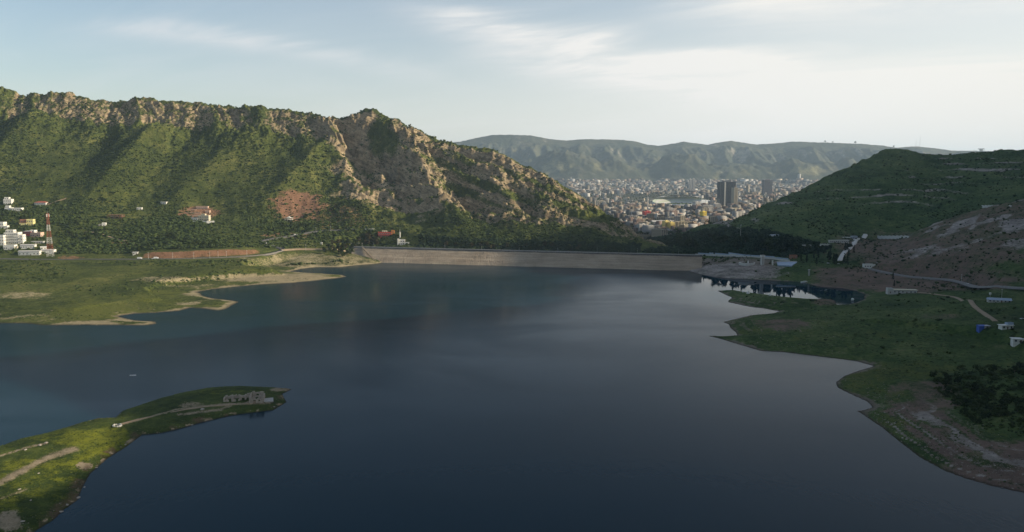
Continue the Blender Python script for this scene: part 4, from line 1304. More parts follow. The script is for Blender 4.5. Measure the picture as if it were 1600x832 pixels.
# ------------------------------------------------------------------ poles along the left road
prev = None
for (x_, y_) in ((232, 404), (270, 404.5), (303, 403.8), (328, 403), (341, 402.5), (354, 402), (386, 400)):
    p = hit1(H_left, x_, y_ + 1.0)
    lab = 'grey utility pole standing in front of the red road cut'
    if prev is None:
        prev = pole('utility_pole', lab, 'utility pole', p, 11.5, 1.1, PALEC, 'utility poles along the lakeside road', 0.24)
    else:
        dup(prev, p)
for k, (x_, y_) in enumerate(((494, 364.5), (517, 363), (566, 389), (478, 392))):
    p = hit1(H_left, x_, y_)
    lab = ['utility pole by the road above the dark trees, left of two', 'utility pole by the road above the dark trees, right of two', 'utility pole at the left end of the dam', 'utility pole on the dirt road between bend and dam'][k]
    dup(prev, p, 0.4 * k, 1.0, lab, None)


def car(name, label, p, rz, mat, truck=False, group=None):
    o = thing(name, label, 'truck' if truck else 'car', p, rz, group)
    L, Wd = (7.5, 2.4) if truck else (4.6, 1.85)
    mb = MB()
    if truck:
        mb.box((-1.0, 0, 0.9), (5.2, Wd, 2.3), mat); mb.build('cargo_box', o)
        MB().box((2.7, 0, 0.6), (1.9, Wd - 0.1, 2.0), mat, 0, 0.94).build('cab', o)
    else:
        mb.box((0, 0, 0.35), (L, Wd, 0.62), mat, 0, 0.96); mb.build('body', o)
        MB().box((-0.25, 0, 0.97), (2.6, Wd - 0.15, 0.55), DARKW, 0, 0.8).box((-0.25, 0, 1.42), (2.0, Wd - 0.5, 0.1), mat).build('cabin', o)
    for x in (-L * 0.31, L * 0.31):
        for y in (-Wd / 2, Wd / 2):
            MB().bar((x, y - 0.12, 0.36), (x, y + 0.12, 0.36), 0.36, RUBB, n=10).build('wheel', o)
    return o


def on_road(R, px):
    Q, N, zc = R
    k = np.argmin([abs(proj(Q[i][0], Q[i][1], zc[i])[0] - px) for i in range(len(Q))])
    T = Q[min(k + 1, len(Q) - 1)] - Q[max(k - 1, 0)]
    return (Q[k][0] + N[k][0] * 1.8, Q[k][1] + N[k][1] * 1.8, zc[k] + 0.05), math.atan2(T[1], T[0])


for px_, lab, tr in ((222, 'white truck on the road right of the kiosk', True), (240, 'white car on the road in front of the first pole', False), (246, 'white van like truck behind the white car at the road cut', True)):
    p, a = on_road(RL, px_)
    car('parked_truck' if tr else 'parked_car', lab, p, a, CARW, tr)
for (x_, y_, lab) in ((417, 379, 'white car on the upper bend of the lakeside road'), (462, 369.5, 'white car parked on the straight road above the bend')):
    i = int(np.argmin([np.hypot(*(np.array(proj(RL[0][j][0], RL[0][j][1], RL[2][j])) - (x_, y_))) for j in range(len(RL[0]))]))
    T = RL[0][min(i + 1, len(RL[0]) - 1)] - RL[0][max(i - 1, 0)]
    car('parked_car', lab, (RL[0][i][0], RL[0][i][1], RL[2][i] + 0.05), math.atan2(T[1], T[0]), CARW)
p, a = on_road(RR, 1513)
car('parked_car', 'white car driving below the brown scree slope', p, a, CARW)
for px_, py_, lab, m_ in ((1294, 412, 'white car left of two under the dark trees', CARW), (1310, 413, 'white car right of two at the foot of the concrete road', CARW), (1597, 499, 'white car by the right edge above the white huts', CARW)):
    car('parked_car', lab, hit1(H_right, px_, py_) + Vector((0, 0, 0.1)), 0.5, m_)
p, a = on_road(RL, 424)
car('parked_car', 'dark car at the bend where the dirt road leaves', p, a, CARD)

# ------------------------------------------------------------------ right shore works
p = hit1(H_right, 1160, 405)
br = thing('spillway_wall', 'long pale double concrete wall running right from the dam', 'wall', (0, 0, 0))
cr = [(1086, 398.5), (1110, 400.0), (1140, 401.0), (1165, 402.0), (1190, 403.5), (1212, 406.0), (1234, 409.0)]
pts = [Vector(q) for q in hit(H_right, [c[0] for c in cr], [c[1] for c in cr])]
for k, off in enumerate((0.0, 7.0)):
    for a, c in zip(pts[:-1], pts[1:]):
        dv = c - a; mid = (a + c) / 2
        z = max(a.z, c.z)
        MB().box((mid.x, mid.y + off, z - 3), (dv.xy.length - 0.1, 0.8, 5.0 + k * 1.6), BLUEM if k else PALEC, math.atan2(dv.y, dv.x)).build('wall_block', br)
p = hit1(H_right, 1231, 414.5)
o = thing('spillway_slab', 'blue grey triangular concrete apron at the end of the spillway wall', 'slab', p)
MB().add([(-17, -2, 0.5), (3, -9, 0.2), (19, 12, 3.8), (-13, 14, 3.5), (-17, -2, -3), (3, -9, -3), (19, 12, -3), (-13, 14, -3)], [(0, 1, 2, 3), (0, 4, 5, 1), (1, 5, 6, 2), (2, 6, 7, 3), (3, 7, 4, 0)], BLUEM).build('apron', o)
MB().box((3, 13.5, 3.0), (33, 0.7, 1.8), PALEC, 0.0).build('side_wall', o)
p = hit1(H_right, 1191, 414)
o = thing('intake_tower', 'square white concrete intake tower on the rocky bank', 'tower', p)
MB().box((0, 0, -4), (4.6, 4.6, 17), PALEC, 0.2, 0.92).build('shaft', o)
MB().box((0, 0, 13), (6.0, 6.0, 2.6), WHITE, 0.2).build('gate_house', o)
MB().box((0, 0, 15.6), (6.6, 6.6, 0.4), CONC, 0.2).build('roof', o)
MB().box((0, -2.45, 1), (1.4, 0.3, 9), CONC, 0.2).build('ladder_recess', o)
p = hit1(H_right, 1207, 414.5)
o = thing('pillar', 'thin white concrete pillar right of the intake tower', 'pillar', p)
MB().box((0, 0, -2), (1.8, 1.8, 9.5), WHITE).build('shaft', o); MB().box((0, 0, 7.5), (2.4, 2.4, 0.5), CONC).build('cap', o)
p = hit1(H_right, 1264, 431)
o = thing('pillar', 'grey concrete pillar on the red bank above the boat', 'pillar', p)
MB().box((0, 0, -2), (2.0, 2.0, 11), CONC).build('shaft', o); MB().box((0, 0, 9), (2.8, 2.8, 0.6), PALEC).build('cap', o)
p = hit1(H_right, 1167, 412)
o = thing('round_basin', 'round pale concrete basin left of the intake tower', 'basin', p)
mb = MB(); ring = [(math.cos(i * math.pi / 12), math.sin(i * math.pi / 12)) for i in range(24)]
mb.add([(x * 13, y * 13, -3) for x, y in ring] + [(x * 13, y * 13, 1.6) for x, y in ring] + [(x * 11.6, y * 11.6, 1.6) for x, y in ring] + [(x * 11.6, y * 11.6, 0.2) for x, y in ring],
       [(k * 24 + i, k * 24 + (i + 1) % 24, (k + 1) * 24 + (i + 1) % 24, (k + 1) * 24 + i) for k in range(3) for i in range(24)] + [tuple(range(72, 96))], PALEC)
mb.build('rim', o)
MB().box((2, 0, 0), (1.6, 1.6, 4.5), WHITE).build('valve_post', o)

house('building', 'small reddish building in the dark trees right of the spillway', 'building', 1241, 404.5, [(0, 4, 0, 11, 7, 5, 1, BRICK)], 0.1, H_right)
house('building', 'small pale house half hidden in trees above the spillway', 'building', 1262, 388, [(0, 4, 0, 14, 7, 4.5, 1, PALEC)], 0.1, H_right)
house('building', 'grey roofed pavilion with open front in the trees behind the spillway', 'pavilion', 1211, 373, [(0, 4, 0, 14, 7, 5.5, 1, PALEC, {'roof': 'gable', 'rh': 2.0, 'rmat': GREYM})], 0.1, H_right)
house('building', 'low pale building left of the concrete road, lower of two', 'building', 1291, 388, [(0, 4, 0, 15, 8, 6, 1, PALEC), (-9, 3, 0, 6, 5, 4, 1, WHITE)], 0.15, H_right)
house('building', 'long pale low building along the terrace left of the concrete road', 'building', 1312, 380, [(0, 4, 0, 36, 6, 4.5, 1, PALEC, {'roof': 'slab', 'rmat': PALEC})], 0.1, H_right)
house('building', 'grey blockhouse at the top of the concrete road', 'building', 1336, 374, [(0, 4, 0, 10, 7, 5, 1, GREYM), (-14, 5, 0, 18, 4, 3, 1, WHITE, {'roof': 'slab', 'rmat': WHITE})], 0.1, H_right)
house('building', 'white flat roofed building by the road bend under the scree', 'building', 1362, 419, [(0, 4, 0, 23, 7, 5, 1, WHITE), (13, 5, 0, 8, 6, 7, 2, GREYM)], 0.0, H_right)
house('building', 'long low beige building at the top of the green meadow', 'building', 1410, 459, [(3, 4, 0, 30, 8, 4.6, 1, PALEC, {'roof': 'slab', 'rmat': CREAM, 'gap': 4.5}), (-15, 4, 0, 7, 9, 5.6, 1, PALEC)], -0.18, H_right)
house('shelter', 'pale tent roofed shelter on the meadow beside a pole', 'shelter', 1562, 473, [(0, 3, 0, 22, 6, 2.4, 1, PALEC, {'roof': 'gable', 'rh': 2.2, 'rmat': BLUEM})], -0.3, H_right)
house('hut', 'small white hut with flat roof right of the blue tarpaulin', 'hut', 1575, 515, [(0, 3, 0, 11, 5, 3.4, 1, WHITE, {'roof': 'slab', 'rmat': WHITE}), (4, 4, 3.4, 6, 4, 1.4, 0, BLUEM)], 0.1, H_right)
house('hut', 'white roofed shed cut by the right edge of the meadow', 'hut', 1595, 536, [(0, 3, 0, 12, 6, 3.0, 1, WHITE, {'roof': 'slab', 'rmat': WHITE})], -0.2, H_right)
house('stall', 'low stall half covered with a bright blue tarpaulin', 'stall', 1538, 514, [(-2.5, 2, 0, 5, 4, 2.6, 0, TARP, {'roof': 'gable', 'rh': 1.0, 'rmat': TARP}), (2.6, 2, 0, 5, 4, 2.4, 1, PALEC, {'roof': 'slab', 'rmat': GREYM})], 0.1, H_right)
for k, (x0_, x1_, y_, lab) in enumerate(((1371, 1420, 371.5, 'pale retaining wall across the slope above the scree'), (1534, 1580, 324, 'pale retaining wall high on the stony right hillside'))):
    pa, pb = hit1(H_right, x0_, y_), hit1(H_right, x1_, y_)
    w_ = thing('retaining_wall', lab, 'wall', pa)
    dv = pb - pa
    for i in range(8):
        c = dv * ((i + 0.5) / 8)
        MB().box((c.x, c.y, c.z - 2.5), (dv.xy.length / 8 - 0.1, 1.0, 5.8), PALEC, math.atan2(dv.y, dv.x)).build('wall_block', w_)
p = hit1(H_right, 1332, 472)
o = thing('water_tank', 'white round water tank on a short stand by the inlet', 'tank', p)
bm = bmesh.new(); bmesh.ops.create_uvsphere(bm, u_segments=14, v_segments=8, radius=1.9)
me = bpy.data.meshes.new('tank'); bm.to_mesh(me); bm.free(); me.materials.append(WHITE)
link('vessel', me, o, (0, 0, 3.2))
for x in (-1, 1):
    for y in (-1, 1):
        MB().bar((x, y, -1), (x * 0.8, y * 0.8, 2.2), 0.15, STEEL).build('leg', o)
p = hit1(H_right, 1547, 464)
o = thing('water_tank', 'small white water tank on a post beside the shelter', 'tank', p)
MB().bar((0, 0, -1), (0, 0, 2.6), 0.25, STEEL).build('post', o); MB().bar((0, 0, 2.6), (0, 0, 4.6), 1.2, WHITE, 1.2, 10).build('vessel', o)
dup(prev, hit1(H_right, 1565, 466), 0.2, 0.9, 'utility pole rising beside the tent roofed shelter', None)
dup(prev, hit1(H_right, 1157, 372), 0.2, (1.6, 1.6, 2.3), 'tall slim pole on the dark slope above the right end of the dam', None)
dup(prev, hit1(H_right, 1502, 440), 0.2, 0.9, 'utility pole by the road under the scree', None)
prevt = None
for k, (x_, y_) in enumerate(((1161, 457), (1169, 459), (1203, 462))):
    p = hit1(H_right, x_, y_)
    o = thing('tent', ['small white pointed tent on the spit, nearest the tip', 'largest white pointed tent on the narrow spit', 'small white pointed tent midway along the spit'][k], 'tent', p, 0.4 * k, 'tents on the spit')
    s_ = (1.1, 1.8, 1.2)[k]
    mb = MB(); mb.add([(-s_, -s_, 0), (s_, -s_, 0), (s_, s_, 0), (-s_, s_, 0), (0, 0, s_ * 2.3)], [(0, 1, 4), (1, 2, 4), (2, 3, 4), (3, 0, 4)], WHITE); mb.build('canopy', o)
    MB().bar((0, 0, s_ * 2.25), (0, 0, s_ * 2.7), 0.06, STEEL).build('pole', o)


def boat(name, label, x, y, L, rz, cabin):
    o = thing(name, label, 'boat', (x, y, 0.0), rz)
    n = 9; mb = MB(); sec = []
    for i in range(n):
        t = i / (n - 1); w = L * 0.17 * (1 - max(0, (t - 0.45) / 0.55) ** 2.2); sh = 0.10 * L * (1 + 0.5 * t * t)
        x_ = -L / 2 + L * t
        sec.append([(x_, -w, sh), (x_, -w * 0.75, -0.2), (x_, w * 0.75, -0.2), (x_, w, sh), (x_, w * 0.86, sh), (x_, w * 0.6, 0.25), (x_, -w * 0.6, 0.25), (x_, -w * 0.86, sh)])
    vs = [p for s_ in sec for p in s_]
    mb.add(vs, [(i * 8 + j, i * 8 + (j + 1) % 8, (i + 1) * 8 + (j + 1) % 8, (i + 1) * 8 + j) for i in range(n - 1) for j in range(8)] + [tuple(range(8))], CARW)
    mb.build('hull', o)
    if cabin:
        MB().box((L * 0.02, 0, 0.3), (L * 0.3, L * 0.24, L * 0.15), CARW, 0, 0.9).build('cabin', o)
        MB().box((L * 0.02, 0, 0.3 + L * 0.06), (L * 0.305, L * 0.245, L * 0.04), DARKW, 0, 0.97).build('window', o)
        MB().box((0, 0, 0.3 + L * 0.15), (L * 0.45, L * 0.28, 0.1), WHITE).build('roof', o)
    else:
        for t in (-0.2, 0.1):
            MB().box((L * t, 0, L * 0.06), (L * 0.07, L * 0.26, 0.08), DOORM).build('bench', o)
        MB().box((-L * 0.5, 0, 0.2), (0.4, 0.4, 0.9), CARD).build('outboard_motor', o)
    return o


x_, y_, _ = at_z(207.5, 587.5, 0)
boat('rowing_boat', 'small white open boat alone on the lake near the island', float(x_), float(y_), 5.2, 0.1, False)
x_, y_, _ = at_z(1257, 441.5, 0)
boat('motor_boat', 'white cabin boat moored off the red bank on the right', float(x_), float(y_) - 2, 12.0, 0.15, True)

# ------------------------------------------------------------------ ruin on the island
def ruin():
    p = hit1(H_isle, 388, 627)
    rz = 0.20
    r = thing('stone_ruin', 'roofless stone ruin of several rooms near the tip of the island', 'ruin', (p.x, p.y, p.z - 0.3), rz)
    th = 0.75

    def wall(x0, y0, x1, y1, h, openings=(), hv=0.7):
        dv = Vector((x1 - x0, y1 - y0)); Lw = dv.length; a = math.atan2(dv.y, dv.x)
        mb = MB(); n = max(2, int(Lw / 0.9))
        for i in range(n):
            m_ = (i + 0.5) / n; s_ = m_ * Lw
            c = (x0 + dv.x * m_, y0 + dv.y * m_)
            hh = h + random.uniform(-hv, hv * 0.6)
            op = [o for o in openings if o[0] < s_ < o[1]]
            if op:
                if op[0][2] > 0:
                    mb.box((c[0], c[1], 0), (Lw / n - 0.02, th, op[0][2]), STONE, a)
                if op[0][3] < hh - 0.2:
                    mb.box((c[0], c[1], op[0][3]), (Lw / n - 0.02, th, hh - op[0][3]), STONE, a)
            else:
                mb.box((c[0], c[1], 0), (Lw / n - 0.02, th, hh), STONE, a)
        mb.build('wall', r)
    # long low range on the left, three rooms deep in line
    wall(-17, 0.6, -6, 0.6, 2.5, [(4, 5.6, 0, 2.3), (8.4, 10.2, 0, 2.4)])
    wall(-17, 7, -2, 7, 3.4)
    wall(-17, 0.9, -17, 6.7, 3.0)
    wall(-11.5, 1, -11.5, 6.6, 3.3, [(2, 3.2, 0, 2.3)])
    wall(-6, 1, -6, 6.6, 3.6)
    wall(-5.6, 2.4, 1.0, 2.4, 3.8, [(0.9, 2.4, 0, 2.5), (4.0, 5.4, 0, 2.5)])
    wall(-2, 2.8, -2, 6.6, 4.0)
    wall(-1.6, 7, 1.0, 7, 4.2)
    # tall block on the right
    wall(1.4, -5, 1.4, 8.6, 4.1, [(8, 9.4, 0, 2.4)])
    wall(1.9, -5, 10.5, -5, 3.5, [(2.2, 3.4, 0, 2.2), (5.6, 6.6, 1.2, 2.3)])
    wall(10.5, -4.6, 10.5, 8.6, 3.4, [(5, 6.2, 1.4, 2.8)])
    wall(1.9, 9, 10.2, 9, 4.6, [(3, 4.2, 1.4, 2.9)])
    wall(1.9, 2.5, 10.1, 2.5, 3.0, [(3, 4.4, 0, 2.4)])
    MB().box((-3, -2.6, -0.6), (27, 5.5, 0.9), DIRT, 0.03).build('terrace', r)
    MB().box((14, 1, -0.6), (6.5, 9, 0.9), CONC, 0.1).build('floor_slab', r)
    return r


ruin()
p = hit1(H_isle, 183, 666)
o = thing('stone_ring', 'low white stone ring where the island path begins', 'stone ring', p)
for i in range(12):
    t = 2 * math.pi * i / 12
    MB().box((2.7 * math.cos(t), 2.0 * math.sin(t), -0.3), (1.1, 0.6, 0.9 + 0.2 * (i % 3)), PALEC, t + 1.57).build('stone', o)
b0 = None
for (x_, y_, s_) in ((316, 640, 2.2), (72, 692, 1.6), (62, 696, 2.0), (40, 703, 1.5), (132, 762, 1.6), (122, 778, 2.0), (105, 789, 1.4), (196, 695, 1.2), (150, 731, 1.2), (300, 664, 1.1), (95, 800, 1.6), (428, 636, 1.1), (60, 740, 1.0), (30, 765, 1.2), (48, 782, 1.0), (35, 815, 1.5)):
    p = hit1(H_isle, x_, y_)
    if b0 is None:
        bm = bmesh.new(); bmesh.ops.create_icosphere(bm, subdivisions=2, radius=1)
        for v in bm.verts:
            v.co *= 1 + 0.35 * float(perlin(v.co.x * 1.7 + 3, v.co.y * 1.7 + v.co.z * 1.3, 55)); v.co.z *= 0.6
        me = bpy.data.meshes.new('boulder'); bm.to_mesh(me); bm.free(); me.materials.append(plain('boulder stone', (0.34, 0.30, 0.25)))
        b0 = link('boulder', me, None, p, 0.3, s_ * 0.6, label='pale boulder lying on the grassy island', category='boulder', group='boulders on the island')
    else:
        dup(b0, p, random.random() * 6, (s_ * 0.7, s_ * 0.5, s_ * 0.45))
for k in range(14):
    t = random.random()
    x_, y_ = (1340 + 240 * t + random.uniform(-20, 30), 655 + 95 * t + random.uniform(-30, 5))
    p = hit1(H_right, x_, y_)
    if p.z < 0.3:
        continue
    dup(b0, p, random.random() * 6, random.uniform(0.3, 0.8), 'pale boulder on the eroded bank at lower right', 'boulders on the eroded bank')

# ------------------------------------------------------------------ trees and bushes
def leaf_mat(name, c0, c1):
    m, t, b, _ = new_mat(name)
    r = t.n('ShaderNodeObjectInfo').outputs['Random']
    co = t.n('ShaderNodeTexCoord').outputs['Object']
    n = t.noise(co, 1.4, 3, 0.6)
    f = t.math('ADD', t.math('MULTIPLY', r, 0.55), t.math('MULTIPLY', n, 0.45))
    t.l(t.ramp(f, [(0.15, c0), (0.85, c1)]), b.inputs['Base Color'])
    b.inputs['Roughness'].default_value = 0.85
    b.inputs['Specular IOR Level'].default_value = 0.1
    return m


LEAF = leaf_mat('dark foliage', (0.016, 0.026, 0.009), (0.045, 0.062, 0.020))
NEEDLE = leaf_mat('conifer needles', (0.010, 0.020, 0.009), (0.026, 0.042, 0.016))
DRYLEAF = leaf_mat('dry brownish foliage', (0.035, 0.030, 0.015), (0.075, 0.066, 0.030))
BUSHL = leaf_mat('scrub foliage', (0.015, 0.027, 0.008), (0.062, 0.084, 0.025))
BARK = plain('bark', (0.10, 0.075, 0.05), scale=2.0)


def crown_mesh(name, mat, kind, seed, nleaf=230, size=0.55):
    """leaf-sized faces in clumps around limb ends"""
    r = random.Random(seed); mb = MB(); cl = []
    if kind == 'round':
        for _ in range(13):
            t = r.random() * 6.283; q = r.random() ** 0.5 * 0.30; z = r.uniform(0.34, 0.92)
            cl.append((q * math.cos(t) * (1.25 - 0.7 * abs(z - 0.6)), q * math.sin(t) * (1.25 - 0.7 * abs(z - 0.6)), z, r.uniform(0.11, 0.2)))
    elif kind == 'cone':
        for k in range(14):
            z = 0.14 + 0.82 * k / 13; w = 0.20 * (1 - z) + 0.02; t = k * 2.4
            cl.append((w * 0.6 * math.cos(t), w * 0.6 * math.sin(t), z, w * 0.62 + 0.03))
    elif kind == 'pine':
        for _ in range(9):
            t = r.random() * 6.283; q = r.random() ** 0.5 * 0.30
            cl.append((q * math.cos(t), q * math.sin(t), r.uniform(0.6, 0.92), r.uniform(0.10, 0.17)))
    else:
        for _ in range(10):
            t = r.random() * 6.283; q = r.random() ** 0.5 * 0.48
            cl.append((q * math.cos(t), q * math.sin(t), r.uniform(0.18, 0.72), r.uniform(0.16, 0.27)))
    s = size * 0.1
    for i in range(nleaf):
        cx, cy, cz, cr = cl[i % len(cl)]
        d = Vector((r.gauss(0, 1), r.gauss(0, 1), r.gauss(0, 1))).normalized()
        p = Vector((cx, cy, cz)) + d * cr * (r.random() ** 0.4)
        nrm = (d + Vector((r.uniform(-.6, .6), r.uniform(-.6, .6), r.uniform(-.2, .8)))).normalized()
        u = nrm.orthogonal().normalized(); v = nrm.cross(u); a = r.random() * 6.283
        u, v = u * math.cos(a) + v * math.sin(a), v * math.cos(a) - u * math.sin(a)
        k = s * r.uniform(0.7, 1.5)
        mb.add([p - u * k, p + v * k * 0.75, p + u * k, p - v * k * 0.75], [(0, 1, 2, 3)], mat)
    return mb.mesh(name)


def trunk_mesh(kind, seed):
    r = random.Random(seed); mb = MB()
    top = {'round': 0.45, 'cone': 0.9, 'pine': 0.62}[kind]
    mb.bar((0, 0, -0.12), (0.01, 0.0, top * 0.5), 0.028, BARK, 0.02, 6).bar((0.01, 0, top * 0.5), (0.0, 0.01, top), 0.02, BARK, 0.008, 6)
    if kind != 'cone':
        for i in range(5):
            t = i * 1.26 + r.random() * 0.5; z = top * r.uniform(0.55, 0.95)
            mb.bar((0, 0, z), (0.24 * math.cos(t), 0.24 * math.sin(t), z + r.uniform(0.14, 0.3)), 0.011, BARK, 0.004, 4)
    return mb.mesh('trunk')


PROTO = {}
for kd, mats in (('round', (LEAF, LEAF, DRYLEAF)), ('cone', (NEEDLE, NEEDLE)), ('pine', (NEEDLE, LEAF))):
    for i, m_ in enumerate(mats):
        PROTO.setdefault(kd, []).append((trunk_mesh(kd, i), crown_mesh('crown', m_, kd, 40 + i, 260 if kd == 'round' else 230, {'round': 0.75, 'cone': 0.5, 'pine': 0.7}[kd])))
PROTO['dry'] = [PROTO['round'][2]]; PROTO['round'] = PROTO['round'][:2]
BUSHM = [crown_mesh('bush', BUSHL, 'bush', 70 + i, 300, 0.7) for i in range(5)]
KIND = {'round': 'broadleaf_tree', 'dry': 'broadleaf_tree', 'cone': 'cypress_tree', 'pine': 'pine_tree'}


def poly_points(poly, n, seed):
    r = random.Random(seed); P = np.array(poly, float); out = []
    lo, hi = P.min(0), P.max(0)
    while len(out) < n:
        c = np.array([[r.uniform(lo[0], hi[0]), r.uniform(lo[1], hi[1])] for _ in range(200)])
        ins = sdf(c[:, 0], c[:, 1], P) > 0
        out += [tuple(q) for q in c[ins]]
    return out[:n]


def grove(H, poly, n, kinds, hr, label, group, seed, dry_ok=0.4):
    pts_ = poly_points(poly, n, seed)
    G = hit(H, [p[0] for p in pts_], [p[1] for p in pts_])
    r = random.Random(seed + 1)
    for g in G:
        if g[2] < dry_ok:
            continue
        kd = r.choice(kinds)
        h = r.uniform(*hr) * (1.15 if kd == 'cone' else 1.0); w = h * r.uniform(0.8, 1.25) * (0.8 if kd == 'cone' else 1.0)
        tr, cr = r.choice(PROTO[kd])
        q_ = (h / (1.15 if kd == 'cone' else 1.0) - hr[0]) / (hr[1] - hr[0])
        o = thing(KIND[kd], ('small ' if q_ < 0.33 else 'tall ' if q_ > 0.67 else 'medium sized ') + label[KIND[kd]], 'tree', tuple(g), r.random() * 6.28, group, (w, w, h))
        link('trunk', tr, o); link('crown', cr, o)


def bushes(H, poly, n, hr, label, group, seed, flat=1.5):
    pts_ = poly_points(poly, n, seed)
    G = hit(H, [p[0] for p in pts_], [p[1] for p in pts_])
    r = random.Random(seed + 1)
    for g in G:
        if g[2] < 0.5:
            continue
        h = r.uniform(*hr); w = h * r.uniform(0.9, flat)
        link('bush', r.choice(BUSHM), None, (g[0], g[1], g[2] - 0.12 * h), r.random() * 6.28, (w, w * r.uniform(.8, 1.2), h), label=('small ' if h < hr[0] + (hr[1] - hr[0]) * 0.33 else 'large ' if h > hr[0] + (hr[1] - hr[0]) * 0.67 else 'mid sized ') + label, category='bush', group=group)


def lab3(tail):
    return {'broadleaf_tree': 'dark broadleaf tree ' + tail, 'cypress_tree': 'narrow dark cypress ' + tail, 'pine_tree': 'dark pine ' + tail}


grove(H_left, [(505, 389), (512, 380), (560, 379), (566, 398), (540, 404), (505, 399)], 34, ['round', 'dry', 'round'], (8, 13), lab3('in the clump at the left end of the dam'), 'trees at the left end of the dam', 1)
grove(H_left, [(560, 383), (575, 368), (591, 373), (591, 385)], 18, ['dry', 'dry', 'round'], (8, 13), lab3('below the red building above the dam'), 'trees below the red building', 2)
grove(H_left, [(655, 388.5), (655, 382), (800, 384), (985, 391), (985, 395), (800, 392)], 44, ['round', 'dry', 'pine'], (7, 12), lab3('along the foot of the rock behind the dam'), 'trees behind the dam', 3)
grove(H_right, [(1000, 392), (1015, 381), (1080, 376), (1180, 374), (1240, 385), (1245, 398), (1085, 396)], 62, ['round', 'pine', 'cone', 'round'], (14, 21), lab3('in the dark wood beyond the right end of the dam'), 'trees beyond the right end of the dam', 4)
grove(H_right, [(1243, 410), (1240, 392), (1270, 388), (1300, 392), (1325, 390), (1345, 394), (1332, 412), (1290, 416)], 34, ['cone', 'cone', 'pine'], (8, 14), lab3('in the grove below the concrete road'), 'trees in the grove at the inlet', 5)
grove(H_left, [(205, 400), (215, 380), (260, 368), (345, 385), (330, 392), (260, 391)], 34, ['round'], (6, 10), lab3('in the grove above the red road cut'), 'trees above the road cut', 6)
grove(H_left, [(0, 336), (40, 331), (62, 345), (40, 362), (0, 348)], 16, ['round'], (6, 9), lab3('between the white houses at the left edge'), 'trees between the houses', 7)
grove(H_left, [(100, 372), (110, 345), (165, 345), (200, 365), (150, 378)], 24, ['round'], (5, 9), lab3('in the scrub around the ruined hut'), 'trees around the ruined hut', 8)
grove(H_left, [(425, 378), (430, 352), (480, 352), (500, 362), (440, 368)], 18, ['round'], (6, 10), lab3('below the red earth scar'), 'trees below the red scar', 9)
for k, (x_, y_, h_, lab) in enumerate(((1395, 437.5, 11, 'lone dark cypress standing behind the long beige building'), (1397, 448, 9, 'second dark cypress just behind the long beige building'))):
    g = hit1(H_right, x_, y_)
    tr, cr = PROTO['cone'][k]
    o = thing('cypress_tree', lab, 'tree', g, 0.5, None, (h_ * 0.8, h_ * 0.8, h_)); link('trunk', tr, o); link('crown', cr, o)
for k_, (pl_, n_, wd_) in enumerate((([(1452, 585), (1475, 578), (1560, 572), (1640, 566), (1640, 592), (1560, 596), (1460, 604)], 66, 'along the upper rim of the thicket'),
                                    ([(1460, 604), (1560, 596), (1565, 660), (1530, 664), (1500, 645), (1472, 618)], 74, 'on the lake side of the thicket'),
                                    ([(1560, 596), (1650, 592), (1650, 690), (1590, 680), (1565, 672)], 66, 'in the thicket by the right edge'))):
    bushes(H_right, pl_, n_, (2.0, 5.6), 'dense dark green bush ' + wd_, 'thicket bushes ' + wd_, 21 + 50 * k_)
bushes(H_right, [(1225, 490), (1300, 478), (1440, 470), (1600, 480), (1600, 560), (1420, 560), (1240, 540)], 50, (1.4, 3.4), 'low green bush scattered on the right meadow', 'bushes on the right meadow', 22)
bushes(H_left, [(0, 440), (0, 408), (70, 406), (112, 424), (100, 436), (40, 446)], 42, (2.0, 4.5), 'round green bush in the orchard below the white sheds', 'bushes below the white sheds', 23)
grove(H_right, [(1455, 590), (1560, 578), (1650, 570), (1650, 680), (1590, 672), (1510, 640)], 22, ['round'], (4.5, 7.5), lab3('standing out of the thicket at lower right'), 'trees in the thicket', 12)
# trees and masts on the far ridge
p = None
for k, (x_, h_) in enumerate(((1289, 26), (1301, 22), (1337, 30), (1397, 24))):
    y_ = 11000.0; xx_ = float(at_depth(x_, 220, y_)[0])
    z_ = float(far_z(np.array([xx_]), np.array([y_]))[0][0])
    tr, cr = PROTO['round'][k % 2]
    o = thing('broadleaf_tree', 'lone tree on the skyline of the far ridge', 'tree', (xx_, y_, z_), k, 'trees on the far skyline', (h_ * 1.5, h_ * 1.5, h_ * 1.1)); link('trunk', tr, o); link('crown', cr, o)
for x_, h_, lab in ((1437, 150, 'taller thin mast on the far ridge'), (1431, 100, 'shorter thin mast on the far ridge')):
    y_ = 11000.0; xx_ = float(at_depth(x_, 230, y_)[0]); z_ = float(far_z(np.array([xx_]), np.array([y_]))[0][0])
    o = thing('radio_mast', lab, 'mast', (xx_, y_, z_))
    MB().bar((0, 0, -10), (0, 0, h_), 2.2, STEEL, 0.8, 4).build('shaft', o)
    for q in (0.4, 0.7):
        MB().bar((-4, 0, h_ * q), (4, 0, h_ * q), 0.8, STEEL, n=4).build('crossarm', o)
y_ = 11000.0; xx_ = float(at_depth(1533, 236, y_)[0]); z_ = float(far_z(np.array([xx_]), np.array([y_]))[0][0])
o = thing('building', 'flat topped building on the skyline at the right end of the ridge', 'building', (xx_, y_, z_))
MB().box((0, 0, -10), (30, 30, 28), CONC).build('tower', o); MB().box((0, 0, 18), (70, 40, 12), CONC).build('roof', o)

